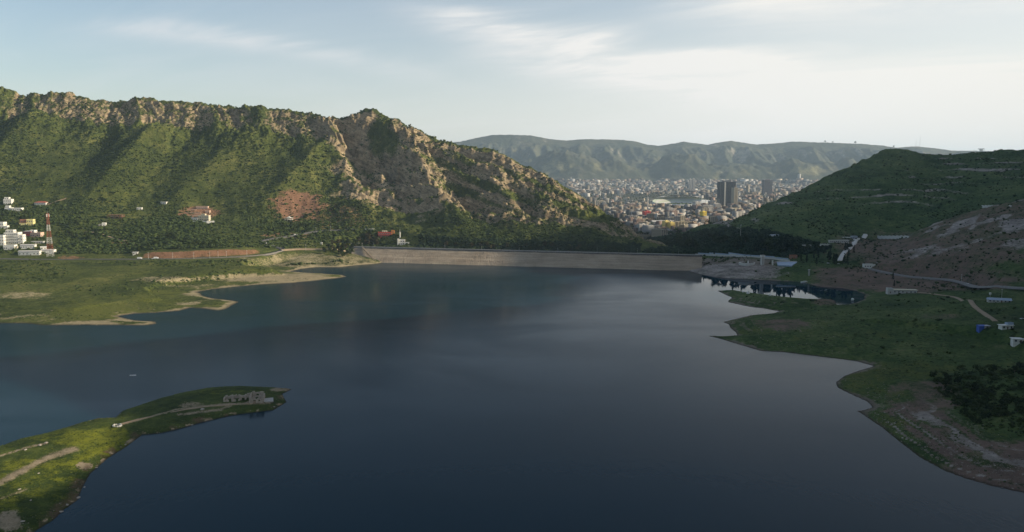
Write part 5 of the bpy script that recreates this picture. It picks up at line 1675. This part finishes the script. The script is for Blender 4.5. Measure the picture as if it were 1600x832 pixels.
# ------------------------------------------------------------------ scrub and grass too many to count
def scatter(name, P, sizes, mat, label, sub=1, squash=0.75):
    me = bpy.data.meshes.new(name)
    me.from_pydata([tuple(p) for p in P], [], [])
    a = me.attributes.new('size', 'FLOAT', 'POINT'); a.data.foreach_set('value', np.asarray(sizes, np.float32))
    me.materials.append(mat)
    o = link(name, me, None, kind='stuff', label=label)
    ng = bpy.data.node_groups.new(name, 'GeometryNodeTree')
    ng.interface.new_socket('Geometry', in_out='INPUT', socket_type='NodeSocketGeometry')
    ng.interface.new_socket('Geometry', in_out='OUTPUT', socket_type='NodeSocketGeometry')
    N = ng.nodes; Lk = ng.links.new
    gi = N.new('NodeGroupInput'); go = N.new('NodeGroupOutput')
    ico = N.new('GeometryNodeMeshIcoSphere'); ico.inputs['Subdivisions'].default_value = sub; ico.inputs['Radius'].default_value = 0.5
    nz = N.new('ShaderNodeTexNoise'); nz.inputs['Scale'].default_value = 3.0; nz.inputs['Detail'].default_value = 2
    nrm = N.new('GeometryNodeInputNormal')
    m1 = N.new('ShaderNodeMath'); m1.operation = 'SUBTRACT'; m1.inputs[1].default_value = 0.5
    m2 = N.new('ShaderNodeMath'); m2.operation = 'MULTIPLY'; m2.inputs[1].default_value = 1.0
    vs = N.new('ShaderNodeVectorMath'); vs.operation = 'SCALE'
    Lk(nz.outputs['Fac'], m1.inputs[0]); Lk(m1.outputs[0], m2.inputs[0]); Lk(nrm.outputs[0], vs.inputs[0]); Lk(m2.outputs[0], vs.inputs['Scale'])
    sp_ = N.new('GeometryNodeSetPosition'); Lk(ico.outputs['Mesh'], sp_.inputs['Geometry']); Lk(vs.outputs[0], sp_.inputs['Offset'])
    sm = N.new('GeometryNodeSetMaterial'); sm.inputs['Material'].default_value = mat; Lk(sp_.outputs[0], sm.inputs['Geometry'])
    at = N.new('GeometryNodeInputNamedAttribute'); at.data_type = 'FLOAT'; at.inputs['Name'].default_value = 'size'
    cx = N.new('ShaderNodeCombineXYZ')
    rv = N.new('FunctionNodeRandomValue'); rv.data_type = 'FLOAT'; rv.inputs[2].default_value = squash * 0.7; rv.inputs[3].default_value = squash * 1.3
    mz = N.new('ShaderNodeMath'); mz.operation = 'MULTIPLY'; Lk(at.outputs[0], mz.inputs[0]); Lk(rv.outputs[1], mz.inputs[1])
    Lk(at.outputs[0], cx.inputs[0]); Lk(at.outputs[0], cx.inputs[1]); Lk(mz.outputs[0], cx.inputs[2])
    rr = N.new('FunctionNodeRandomValue'); rr.data_type = 'FLOAT_VECTOR'; rr.inputs[0].default_value = (-0.3, -0.3, 0); rr.inputs[1].default_value = (0.3, 0.3, 6.28)
    ip_ = N.new('GeometryNodeInstanceOnPoints')
    Lk(gi.outputs[0], ip_.inputs['Points']); Lk(sm.outputs[0], ip_.inputs['Instance']); Lk(rr.outputs[0], ip_.inputs['Rotation']); Lk(cx.outputs[0], ip_.inputs['Scale'])
    Lk(ip_.outputs[0], go.inputs[0])
    md = o.modifiers.new('scatter', 'NODES'); md.node_group = ng
    return o


# left slope: scrub thick in the gullies, thin on the open turf
n = 170000
u = rng.uniform(-0.72, 0.16, n); Yr = rng.uniform(1290, 2090, n); Xr = u * Yr
zz, s0 = L_.eval(u, Yr)
PXC = CX + FPX * u; zone = sstep(PXC, 470, 580)
px, py = proj(Xr, Yr, zz)
dens = 0.15 + 0.95 * sstep(fbm(Xr / 130 + 0.4 * Yr / 130, Yr / 260, 4, 951), -0.30, 0.35)
dens *= 1 - 0.5 * sstep(s0, 3.95, 4.15) * (1 - zone) - 0.5 * zone * sstep(s0, 3.0, 3.5)
dens *= 1 - 0.8 * blob(px, py, 465, 322, 42, 26) - 0.9 * blob(px, py, 310, 332, 36, 12) * 0.9
dens *= np.where((s0 > 0.9) & (s0 < 2.06), 0.0, 1.0) * np.where(s0 < 1.0, 0.4, 1.0)
dens *= 1 - 0.75 * blob(px, py, 120, 310, 120, 12)
k = rng.random(n) < np.clip(dens, 0, 1) * 0.80
Xr, Yr, s0 = Xr[k], Yr[k], s0[k]
zz = H_left(Xr, Yr)
k = zz > 4
sz = rng.lognormal(1.02, 0.42, k.sum()) * np.where(s0[k] < 2.75, 1.0 + 0.45 * rng.random(k.sum()), 1.0)
scatter('scrub', np.stack([Xr[k], Yr[k], zz[k] + 0.15 * sz], 1), np.clip(sz, 1.2, 8.5), BUSHL, 'dense low scrub covering the left mountain slope')
# right hill
n = 70000
u = rng.uniform(0.14, 0.74, n); Yr = rng.uniform(900, 2080, n); Xr = u * Yr
zz, s0 = R_.eval(u, Yr)
PXC = CX + FPX * u
dens = (0.12 + 0.8 * sstep(fbm(Xr / 120, Yr / 240, 4, 961), -0.2, 0.4)) * np.where(s0 > 1.04, 1, 0.12) * np.where((s0 > 1.0) & (s0 < 2.2) & (PXC > 1380), 0.35, 1.0)
k = rng.random(n) < np.clip(dens, 0, 1) * 0.62
Xr, Yr = Xr[k], Yr[k]
zz = H_right(Xr, Yr)
k = zz > 3
sz = rng.lognormal(0.85, 0.45, k.sum())
scatter('scrub', np.stack([Xr[k], Yr[k], zz[k] + 0.15 * sz], 1), np.clip(sz, 1.0, 7.5), BUSHL, 'low scrub dotted over the shaded right hill')
# dark woods behind the dam, too dense to count
pp = np.array(poly_points([(985, 394), (1012, 375), (1060, 367), (1130, 356), (1200, 362), (1262, 378), (1300, 388), (1245, 402), (1100, 397)], 1500, 31))
G = hit(H_right, pp[:, 0], pp[:, 1])
pp2 = np.array(poly_points([(655, 390), (655, 366), (700, 372), (860, 378), (1000, 382), (1000, 396), (800, 393)], 1200, 32))
G2 = hit(H_left, pp2[:, 0], pp2[:, 1])
G = np.vstack([G, G2]); sz = np.concatenate([rng.uniform(6, 13, len(pp)), rng.uniform(4, 8.5, len(pp2))])
scatter('undergrowth', G + np.array([0, 0, 1.0]), sz, NEEDLE, 'dark undergrowth of the woods behind the dam', 2, 0.9)
pp = np.array(poly_points([(1452, 588), (1475, 580), (1560, 574), (1660, 566), (1660, 690), (1590, 682), (1540, 672), (1500, 648), (1470, 618)], 420, 33))
G = hit(H_right, pp[:, 0], pp[:, 1])
scatter('undergrowth', G + np.array([0, 0, 0.3]), rng.uniform(1.0, 2.6, len(G)), BUSHL, 'dark undergrowth filling the thicket above the eroded bank', 2, 0.75)
pp = np.array(poly_points([(110, 410), (240, 406), (330, 408), (390, 413), (350, 420), (250, 418)], 260, 34))
pp = np.vstack([pp, poly_points([(0, 440), (0, 408), (70, 406), (112, 424), (100, 436), (40, 446)], 260, 35), poly_points([(100, 450), (300, 425), (420, 420), (330, 440), (180, 470)], 160, 36)])
G = hit(H_left, pp[:, 0], pp[:, 1])
G = G[G[:, 2] > 0.8]
scatter('undergrowth', G + np.array([0, 0, 0.3]), rng.lognormal(0.85, 0.4, len(G)), BUSHL, 'scrub on the left shore below the lakeside road', 2, 0.75)
# tufts on the island and on the near right shore
n = 26000
u = rng.uniform(-0.72, -0.265, n); Yr = rng.uniform(350, 610, n); Xr = u * Yr
zz, dd = isle_parts(Xr, Yr)
px, py = proj(Xr, Yr, zz)
bare = np.maximum.reduce([blob(px, py, 15, 815, 22, 18), line([(-10, 760), (30, 738), (75, 715), (115, 702)], 12), line([(190, 664), (240, 650), (275, 640), (345, 632)], 4), blob(px, py, 392, 625, 40, 9)])
k = (dd > 1.5) & (rng.random(n) < (0.25 + 0.8 * sstep(fbm(Xr / 14, Yr / 14, 3, 971), -0.2, 0.4)) * (1 - bare) * 0.9)
sz = rng.lognormal(-0.55, 0.4, k.sum())
scatter('grass', np.stack([Xr[k], Yr[k], zz[k]], 1), np.clip(sz, 0.25, 1.4), leaf_mat('grass tufts', (0.030, 0.045, 0.010), (0.10, 0.115, 0.022)), 'long grass and weeds on the island', 1, 0.6)
n = 42000
u = rng.uniform(0.24, 0.74, n); Yr = rng.uniform(400, 1000, n); Xr = u * Yr
zz, s0, s1_, dd, PXC, hill, nearm = right_parts(Xr, Yr)
px, py = proj(Xr, Yr, zz)
bare = np.maximum.reduce([blob(px, py, 1440, 620, 60, 40), blob(px, py, 1560, 720, 110, 38), blob(px, py, 1225, 508, 50, 12)])
k = (dd > 3) & (s0 < 1.0) & (rng.random(n) < (0.12 + 0.8 * sstep(fbm(Xr / 30, Yr / 30, 3, 981), -0.15, 0.4)) * (1 - 0.85 * bare) * 0.9)
sz = rng.lognormal(-0.35, 0.45, k.sum())
scatter('grass', np.stack([Xr[k], Yr[k], zz[k]], 1), np.clip(1.35 * sz, 0.4, 2.6), leaf_mat('shore weeds', (0.018, 0.034, 0.011), (0.095, 0.115, 0.035)), 'weeds and low herbs on the right meadow', 1, 0.6)
n = 26000
u = rng.uniform(-0.70, -0.12, n); Yr = rng.uniform(860, 1330, n); Xr = u * Yr
zz, s0, s1_, dd, zone, cl_, face, led, PXC = left_parts(Xr, Yr)
k = (dd > 12) & (s0 < 0.97) & (rng.random(n) < 0.75 * sstep(fbm(Xr / 60, Yr / 40, 3, 985), -0.05, 0.45))
sz = rng.lognormal(0.1, 0.5, k.sum())
scatter('grass', np.stack([Xr[k], Yr[k], zz[k]], 1), np.clip(sz, 0.5, 3.2), BUSHL, 'weeds and low scrub on the left shore meadow', 1, 0.6)

STN = plain('bank stones', (0.27, 0.225, 0.18), tint=0.5)
t = rng.random(3400)
sx_ = 1320 + 270 * t + rng.normal(0, 28, 3400); sy_ = 612 + 130 * t + rng.normal(0, 22, 3400)
sx_ = np.concatenate([sx_, rng.uniform(1130, 1340, 900)]); sy_ = np.concatenate([sy_, rng.uniform(486, 560, 900)])
G = hit(H_right, sx_, sy_)
G = G[(G[:, 2] > 0.15) & (G[:, 1] < 1100)]
scatter('gravel', G, np.clip(rng.lognormal(-1.0, 0.55, len(G)), 0.15, 1.5), STN, 'loose stones on the eroded right bank', 1, 0.6)
sx_ = rng.uniform(0, 560, 1300); sy_ = rng.uniform(405, 512, 1300)
G = hit(H_left, sx_, sy_)
G = G[(G[:, 2] > 0.15) & (G[:, 2] < 5) & (G[:, 1] < 1420)]
scatter('gravel', G, np.clip(rng.lognormal(-0.5, 0.5, len(G)), 0.3, 2.0), STN, 'loose stones along the left shore', 1, 0.6)
sx_ = rng.uniform(0, 450, 3000); sy_ = rng.uniform(604, 830, 3000)
G = hit(H_isle, sx_, sy_)
G = G[(G[:, 2] > 0.1) & (G[:, 2] < 2.6)]
scatter('gravel', G, np.clip(rng.lognormal(-1.1, 0.5, len(G)), 0.12, 1.0), STN, 'loose stones along the island shore', 1, 0.6)

# ------------------------------------------------------------------ city
CITYC = {'white': plain('white city plaster', (0.46, 0.44, 0.41), tint=0.35), 'cream': plain('cream city plaster', (0.40, 0.35, 0.265), tint=0.35), 'tan': plain('tan city render', (0.30, 0.235, 0.175), tint=0.3),
         'grey': plain('grey city concrete', (0.23, 0.22, 0.215), tint=0.3), 'rose': plain('rose city render', (0.32, 0.235, 0.20), tint=0.3)}
SL = L_.L[5]; SR = R_.L[4]


def hidden(px, py):
    """is a valley point behind one of the two near mountains?"""
    X, Y, Z = at_depth(px, py, np.full_like(np.asarray(px, float), 5000.0))
    u_ = X / Y; e_ = (Z - CAM_H) / Y
    el = np.interp(u_, SL[0], (SL[2] - CAM_H) / SL[1]); er = np.interp(u_, SR[0], (SR[2] - CAM_H) / SR[1])
    return (e_ < el + 0.0005) | (e_ < er + 0.0005)


def valley_hit(px, py):
    px = np.atleast_1d(np.asarray(px, float)); py = np.atleast_1d(np.asarray(py, float))
    return hit(lambda X, Y: np.maximum(valley_z(X, Y), far_z(X, Y)[0] * (Y > 7600)), px, py, 1700, 9500)


def block_mesh(mat, style, fl):
    """one unit wide and deep, FL storeys of 3.2 m: window bands, parapet, stair head, tank"""
    mb = MB(); h = fl * 3.2
    mb.box((0, 0, -4), (1, 1, h + 4), mat)
    for k in range(fl):
        z = k * 3.2 + 1.1
        n_ = 3 + style
        for i in range(n_):
            x = -0.5 + (i + 0.5) / n_
            mb.box((x, -0.5, z), (0.55 / n_, 0.03, 1.5), DARKW)
            mb.box((0.5, x, z), (0.03, 0.55 / n_, 1.5), DARKW)
        if style == 1:
            mb.box((0, -0.53, z - 0.95), (0.8, 0.08, 0.9), mat)
    for x, y, sx, sy in ((0, -0.49, 1.0, 0.02), (0, 0.49, 1.0, 0.02), (-0.49, 0, 0.02, 0.955), (0.49, 0, 0.02, 0.955)):
        mb.box((x, y, h), (sx, sy, 1.0), mat)
    mb.box((0.2, 0.15, h), (0.3, 0.3, 2.6), mat)
    mb.box((-0.25, 0.2, h), (0.16, 0.16, 1.7), CONC)
    return mb.mesh('city_block')


BLK = {}
r = random.Random(5)
sect = []
# (polygon in the picture, count, storeys, widths, place words)
SECT = [([(1000, 362), (975, 345), (1000, 330), (1090, 332), (1150, 338), (1165, 348), (1110, 362), (1040, 372), (1010, 372)], 74, (2, 6), (14, 30), 'in the gap between the two hills'),
        ([(930, 322), (935, 308), (1000, 312), (1020, 330), (1000, 345), (960, 335)], 46, (2, 5), (14, 28), 'beside the end of the rocky spur'),
        ([(1080, 332), (1090, 322), (1125, 322), (1130, 336)], 26, (3, 8), (16, 30), 'between stadium and dark tower'),
        ([(1145, 336), (1150, 312), (1215, 312), (1180, 326)], 40, (2, 5), (14, 28), 'right of the dark tower'),
        ([(880, 300), (890, 282), (940, 282), (985, 300), (950, 306)], 44, (3, 6), (22, 42), 'on the rise above the rocky spur'),
        ([(1100, 300), (1150, 290), (1250, 290), (1255, 300), (1190, 312)], 46, (3, 7), (22, 42), 'along the foot of the far ridge')]
for poly, cnt, st_r, wr, place in SECT:
    P = np.array(poly_points(poly, cnt * 2, 100 + cnt))
    P = P[~hidden(P[:, 0], P[:, 1])][:cnt]
    G = valley_hit(P[:, 0], P[:, 1])
    for g in G:
        c = r.choices(list(CITYC), (4, 3, 3, 2, 2))[0]; fl = r.randint(*st_r); st = r.randint(0, 2)
        key = (c, st, fl)
        if key not in BLK:
            BLK[key] = block_mesh(CITYC[c], st, fl)
        w = r.uniform(*wr)
        link('city_block', BLK[key], None, tuple(g), r.choice([0.15, 0.25, -0.1, 0.5, 0.9]) + r.uniform(-.1, .1), (w, w * r.uniform(0.6, 1.1), 1.0),
             label=('%s %s city block %s' % (c, 'low' if fl <= 3 else 'tall' if fl >= 6 else 'mid rise', place)), category='building', group='city blocks ' + place)

# the rest of the city, thousands of roofs
def city_mass():
    pts_, cols = [], []
    n = 6800
    px = rng.uniform(850, 1300, n); py = 282.5 + 82 * rng.random(n) ** 1.35
    park = blob(px, py, 1010, 311, 95, 8) * 0.92 + blob(px, py, 1062, 318, 45, 8) + 0.7 * blob(px, py, 1010, 352, 50, 12) + 0.6 * blob(px, py, 1120, 345, 40, 8) + 0.5 * sstep(fbm(px / 45, py / 5, 3, 77), 0.0, 0.3)
    ok = ~hidden(px, py) & (rng.random(n) > park) & (rng.random(n) < np.where(py < 305, 1.0, 0.55))
    px, py = px[ok], py[ok]
    G = valley_hit(px, py)
    ok = G[:, 1] < 9450
    G, px, py = G[ok], px[ok], py[ok]
    m = len(G)
    far = G[:, 1] > 5600
    w = np.where(far, rng.lognormal(3.35, 0.45, m), rng.lognormal(2.95, 0.42, m)); w = np.clip(w, 8, np.where(far, 60, 30)); d = w * rng.uniform(0.5, 1.0, m)
    h = np.where(far, rng.lognormal(2.35, 0.45, m), np.clip(rng.lognormal(2.2, 0.48, m), 4, 22))
    a = rng.choice([0.15, 0.3, -0.1, 0.7], m) + rng.normal(0, 0.08, m)
    base = np.array([[.55, .53, .49], [.47, .41, .32], [.37, .28, .21], [.28, .27, .26], [.40, .29, .24]])
    c = base[rng.choice(5, m, p=(.3, .22, .2, .14, .14))] * rng.uniform(.35, 0.85, (m, 1))
    dist = sstep(fbm(px[:m] / 28, py[:m] / 4.0, 3, 78), -0.35, 0.35)
    c = c * (0.42 + 0.62 * dist[:, None])  # shadowed districts put into the wall colour as darker patches
    ca, sa = np.cos(a), np.sin(a)
    V = []
    for z in (-4.0, None):
        for sx, sy in ((-1, -1), (1, -1), (1, 1), (-1, 1)):
            x = sx * w / 2; y = sy * d / 2
            V.append(np.stack([G[:, 0] + x * ca - y * sa, G[:, 1] + x * sa + y * ca, G[:, 2] + (z if z is not None else h)], 1))
    V = np.stack(V, 1).reshape(-1, 3)
    F = np.array([(4, 5, 6, 7), (0, 1, 5, 4), (1, 2, 6, 5), (2, 3, 7, 6), (3, 0, 4, 7)])
    q = (np.arange(m)[:, None, None] * 8 + F[None]).reshape(-1, 4)
    me = bpy.data.meshes.new('city')
    me.vertices.add(len(V)); me.vertices.foreach_set('co', V.astype(np.float32).ravel())
    me.loops.add(q.size); me.loops.foreach_set('vertex_index', q.ravel().astype(np.int32))
    me.polygons.add(len(q)); me.polygons.foreach_set('loop_start', np.arange(0, q.size, 4, dtype=np.int32)); me.polygons.foreach_set('loop_total', np.full(len(q), 4, np.int32))
    me.update(calc_edges=True)
    cc = np.ones((m * 8, 4), np.float32); cc[:, :3] = np.repeat(c, 8, axis=0)
    at_ = me.attributes.new('paint', 'FLOAT_COLOR', 'POINT'); at_.data.foreach_set('color', cc.ravel())
    m_, t, b, _ = new_mat('city walls')
    col = t.n('ShaderNodeAttribute', attribute_name='paint').outputs['Color']
    t.l(col, b.inputs['Base Color']); b.inputs['Roughness'].default_value = 0.9
    me.materials.append(m_)
    link('city', me, None, kind='stuff', label='thousands of pale roofs of the city in the valley')
    # trees among the houses
    k = 5200
    px = rng.uniform(860, 1290, k); py = 286 + 80 * rng.random(k)
    ok = ~hidden(px, py)
    G = valley_hit(px[ok], py[ok])
    G = G[G[:, 1] < 8600]
    scatter('treeline', G + np.array([0, 0, 2.0]), rng.uniform(5, 11, len(G)), LEAF, 'dark treetops between the city houses', 1, 0.8)


city_mass()


def city_thing(px, py):
    return Vector(valley_hit(px, py)[0])


def facade_tower(name, label, px, py, w, d, h, rz, wall, nbay, nfl, strip=None):
    g = city_thing(px, py)
    o = thing(name, label, 'tower', g, rz)
    MB().box((0, 0, -6), (w, d, h + 6), DARKW).build('glass_wall', o)
    for k in range(nfl + 1):
        link('floor_slab', SLABM.setdefault((w, d), MB().box((0, 0, 0), (w + 1.2, d + 1.2, 1.5), wall).mesh('floor_slab')), o, (0, 0, k * h / nfl))
    pm = MB().box((0, 0, 0), (1.4, 1.0, h), wall).mesh('pier')
    for i in range(nbay + 1):
        link('pier', pm, o, (-w / 2 + w * i / nbay, -d / 2 - 0.7, 0))
    for i in range(3):
        link('pier', pm, o, (w / 2 + 0.7, -d / 2 + d * i / 2, 0), math.pi / 2)
    if strip is not None:
        MB().box((-w / 2 + w * strip, -d / 2 - 1.2, 0), (w * 0.09, 1.6, h), PALEC).build('stair_strip', o)
    MB().box((0, 0, h + 1.5), (w * 0.5, d * 0.5, 6), wall).build('roof_plant', o)
    return o


SLABM = {}
DTW = plain('dark tower cladding', (0.13, 0.14, 0.15))
PTW = plain('pale tower cladding', (0.58, 0.53, 0.48))
VTW = plain('violet grey tower cladding', (0.22, 0.20, 0.21))
facade_tower('tower_block', 'broad dark glass high rise with a pale vertical strip, largest in the city', 1134, 322.5, 72, 40, 112, 0.12, DTW, 12, 26, 0.30)
g = city_thing(1147, 323.5); o = thing('tower_block', 'pale slab block against the right side of the dark high rise', 'tower', g, 0.2); MB().box((0, 0, -5), (18, 30, 92), CITYC['cream']).build('wall', o); MB().box((0, 0, 87), (10, 16, 5), CITYC['grey']).build('roof_plant', o)
for i in range(20):
    link('window_band', SLABM.setdefault('band', MB().box((0, -15.1, 0), (14, 0.4, 1.7), DARKW).mesh('window_band')), o, (0, 0, 6 + i * 4.1))
facade_tower('tower_block', 'left one of the pale twin towers near the far ridge', 1078.3, 299, 17, 24, 90, 0.1, PTW, 4, 24)
facade_tower('tower_block', 'right one of the pale twin towers near the far ridge', 1083.2, 299.5, 15, 24, 95, 0.1, PTW, 4, 24)
facade_tower('tower_block', 'violet grey high rise near the foot of the right hill', 1198, 303.5, 58, 40, 96, 0.1, VTW, 9, 24)
g = city_thing(1012, 326); o = thing('minaret', 'slender minaret rising from the houses left of the stadium', 'minaret', g)
MB().bar((0, 0, -2), (0, 0, 40), 2.2, PTW, 1.8, 8).build('shaft', o); MB().bar((0, 0, 38), (0, 0, 40), 3.4, PTW, 3.4, 8).build('gallery', o); MB().bar((0, 0, 40), (0, 0, 58), 1.6, PTW, 0.1, 8).build('spire', o)
for name, label, px_, py_, w, d, fl, mat, rz in (
        ('apartment_block', 'bright red apartment block at the city edge', 1010, 339, 26, 16, 6, plain('red city paint', (0.50, 0.09, 0.08)), 0.3),
        ('apartment_block', 'bright yellow tall block right of the pale row', 1098.5, 344.5, 17, 15, 9, plain('bright yellow paint', (0.70, 0.55, 0.10)), 0.5),
        ('apartment_block', 'yellow apartment block, left of the pair nearest the hills', 1040, 360, 16, 14, 8, plain('pale yellow paint', (0.66, 0.55, 0.22)), 0.5),
        ('apartment_block', 'yellow apartment block, right of the pair nearest the hills', 1048, 360.5, 16, 14, 7, plain('warm yellow paint', (0.62, 0.50, 0.18)), 0.5),
        ('apartment_block', 'long cream block right of the yellow pair', 1063, 357, 38, 14, 6, CITYC['cream'], 0.25),
        ('apartment_block', 'small yellow block behind the yellow pair', 1049, 348.5, 18, 12, 5, plain('straw paint', (0.60, 0.50, 0.2)), 0.5),
        ('apartment_block', 'slim white high block alone in the open belt', 968, 307, 16, 16, 12, CITYC['white'], 0.2),
        ('apartment_block', 'white tall house above the spur end', 944, 326, 14, 12, 9, CITYC['white'], 0.2),
        ('apartment_block', 'cream wide block above the spur end', 938, 318, 40, 18, 4, CITYC['cream'], 0.3)):
    g = city_thing(px_, py_)
    link(name, block_mesh(mat, 1, fl), None, tuple(g), rz, (w, d, 1.0), label=label, category='building')
g = city_thing(1031, 350); o = thing('market_hall', 'long low white roofed hall left of the yellow pair', 'hall', g, 0.1)
MB().box((0, 0, -3), (52, 26, 10), CITYC['white']).build('wall', o); MB().add([(-27, -14, 7), (27, -14, 7), (27, 14, 7), (-27, 14, 7), (-27, 0, 11), (27, 0, 11)], [(0, 1, 5, 4), (2, 3, 4, 5), (0, 4, 3), (1, 2, 5)], PALEC).build('roof', o)


def stadium():
    g = city_thing(1062, 319)
    o = thing('stadium', 'oval stadium bowl with pale green seats and two white roofs', 'stadium', g, 0.0)
    rx, ry, n = 132.0, 175.0, 48
    green = plain('pale green seating', (0.42, 0.46, 0.34)); pitch = plain('stadium turf', (0.07, 0.11, 0.03))
    tall = lambda i: 0.70 + 0.62 * math.sin(i * 2 * math.pi / n + 0.35)          # the far stand is the high one
    ring = lambda kx, z: [(rx * kx * math.cos(i * 2 * math.pi / n), ry * kx * math.sin(i * 2 * math.pi / n), z * max(tall(i), 0.3)) for i in range(n)]

    def strip(a, b, mat, name, i0=0, i1=n):
        mb = MB(); mb.add(a + b, [(i % n, (i + 1) % n, n + (i + 1) % n, n + i % n) for i in range(i0, i1)], mat); return mb.build(name, o)
    for k in range(4):
        strip(ring(0.58 + 0.105 * k, 1 + 5.0 * k), ring(0.58 + 0.105 * (k + 0.98), 1 + 5.0 * (k + 1)), green if k % 2 else PALEC, 'stand')
    strip(ring(1.0, 21), ring(1.06, -4), PALEC, 'outer_wall')
    MB().add(ring(0.58, 0.8), [tuple(range(n))], pitch).build('pitch', o)
    for i0, i1 in ((3, 17), (38, 46)):
        a = ring(0.78, 30); b = ring(1.08, 27)
        mb = MB(); mb.add(a + b, [(i % n, (i + 1) % n, n + (i + 1) % n, n + i % n) for i in range(i0, i1)], WHITE)
        mb.add([(x, y, z - 1.2) for x, y, z in a + b], [(n + i % n, n + (i + 1) % n, (i + 1) % n, i % n) for i in range(i0, i1)], WHITE); mb.build('roof', o)
        for i in range(i0, i1, 2):
            p_ = ring(1.04, 0)[i % n]
            MB().bar((p_[0], p_[1], 0), (p_[0], p_[1], 27), 1.0, WHITE, n=4).build('pillar', o)
    return o


stadium()

# ------------------------------------------------------------------ haze
me = bpy.data.meshes.new('haze')
bm = bmesh.new(); bmesh.ops.create_cube(bm, size=1.0)
bm.to_mesh(me); bm.free()
o = bpy.data.objects.new('haze', me); COL.objects.link(o)
o.scale = (46000, 31000, 800)
o.location = (0, 10000, 324)
o['kind'] = 'stuff'; o['label'] = 'thin evening haze'
m = bpy.data.materials.new('haze'); m.use_nodes = True; m.node_tree.nodes.clear()
t = NT(m.node_tree)
out = t.n('ShaderNodeOutputMaterial')
v = t.n('ShaderNodeVolumePrincipled')
v.inputs['Color'].default_value = (0.62, 0.81, 1.0, 1)
v.inputs['Density'].default_value = 0.000034
v.inputs['Anisotropy'].default_value = 0.2
t.l(v.outputs[0], out.inputs['Volume'])
me.materials.append(m)
print('script seconds', round(time.time() - T0, 1), 'tris', sum(sum(len(p.vertices) - 2 for p in o.data.polygons) if len(o.data.polygons) < 2000 else 2 * len(o.data.polygons) for o in SC.objects if o.type == 'MESH'))
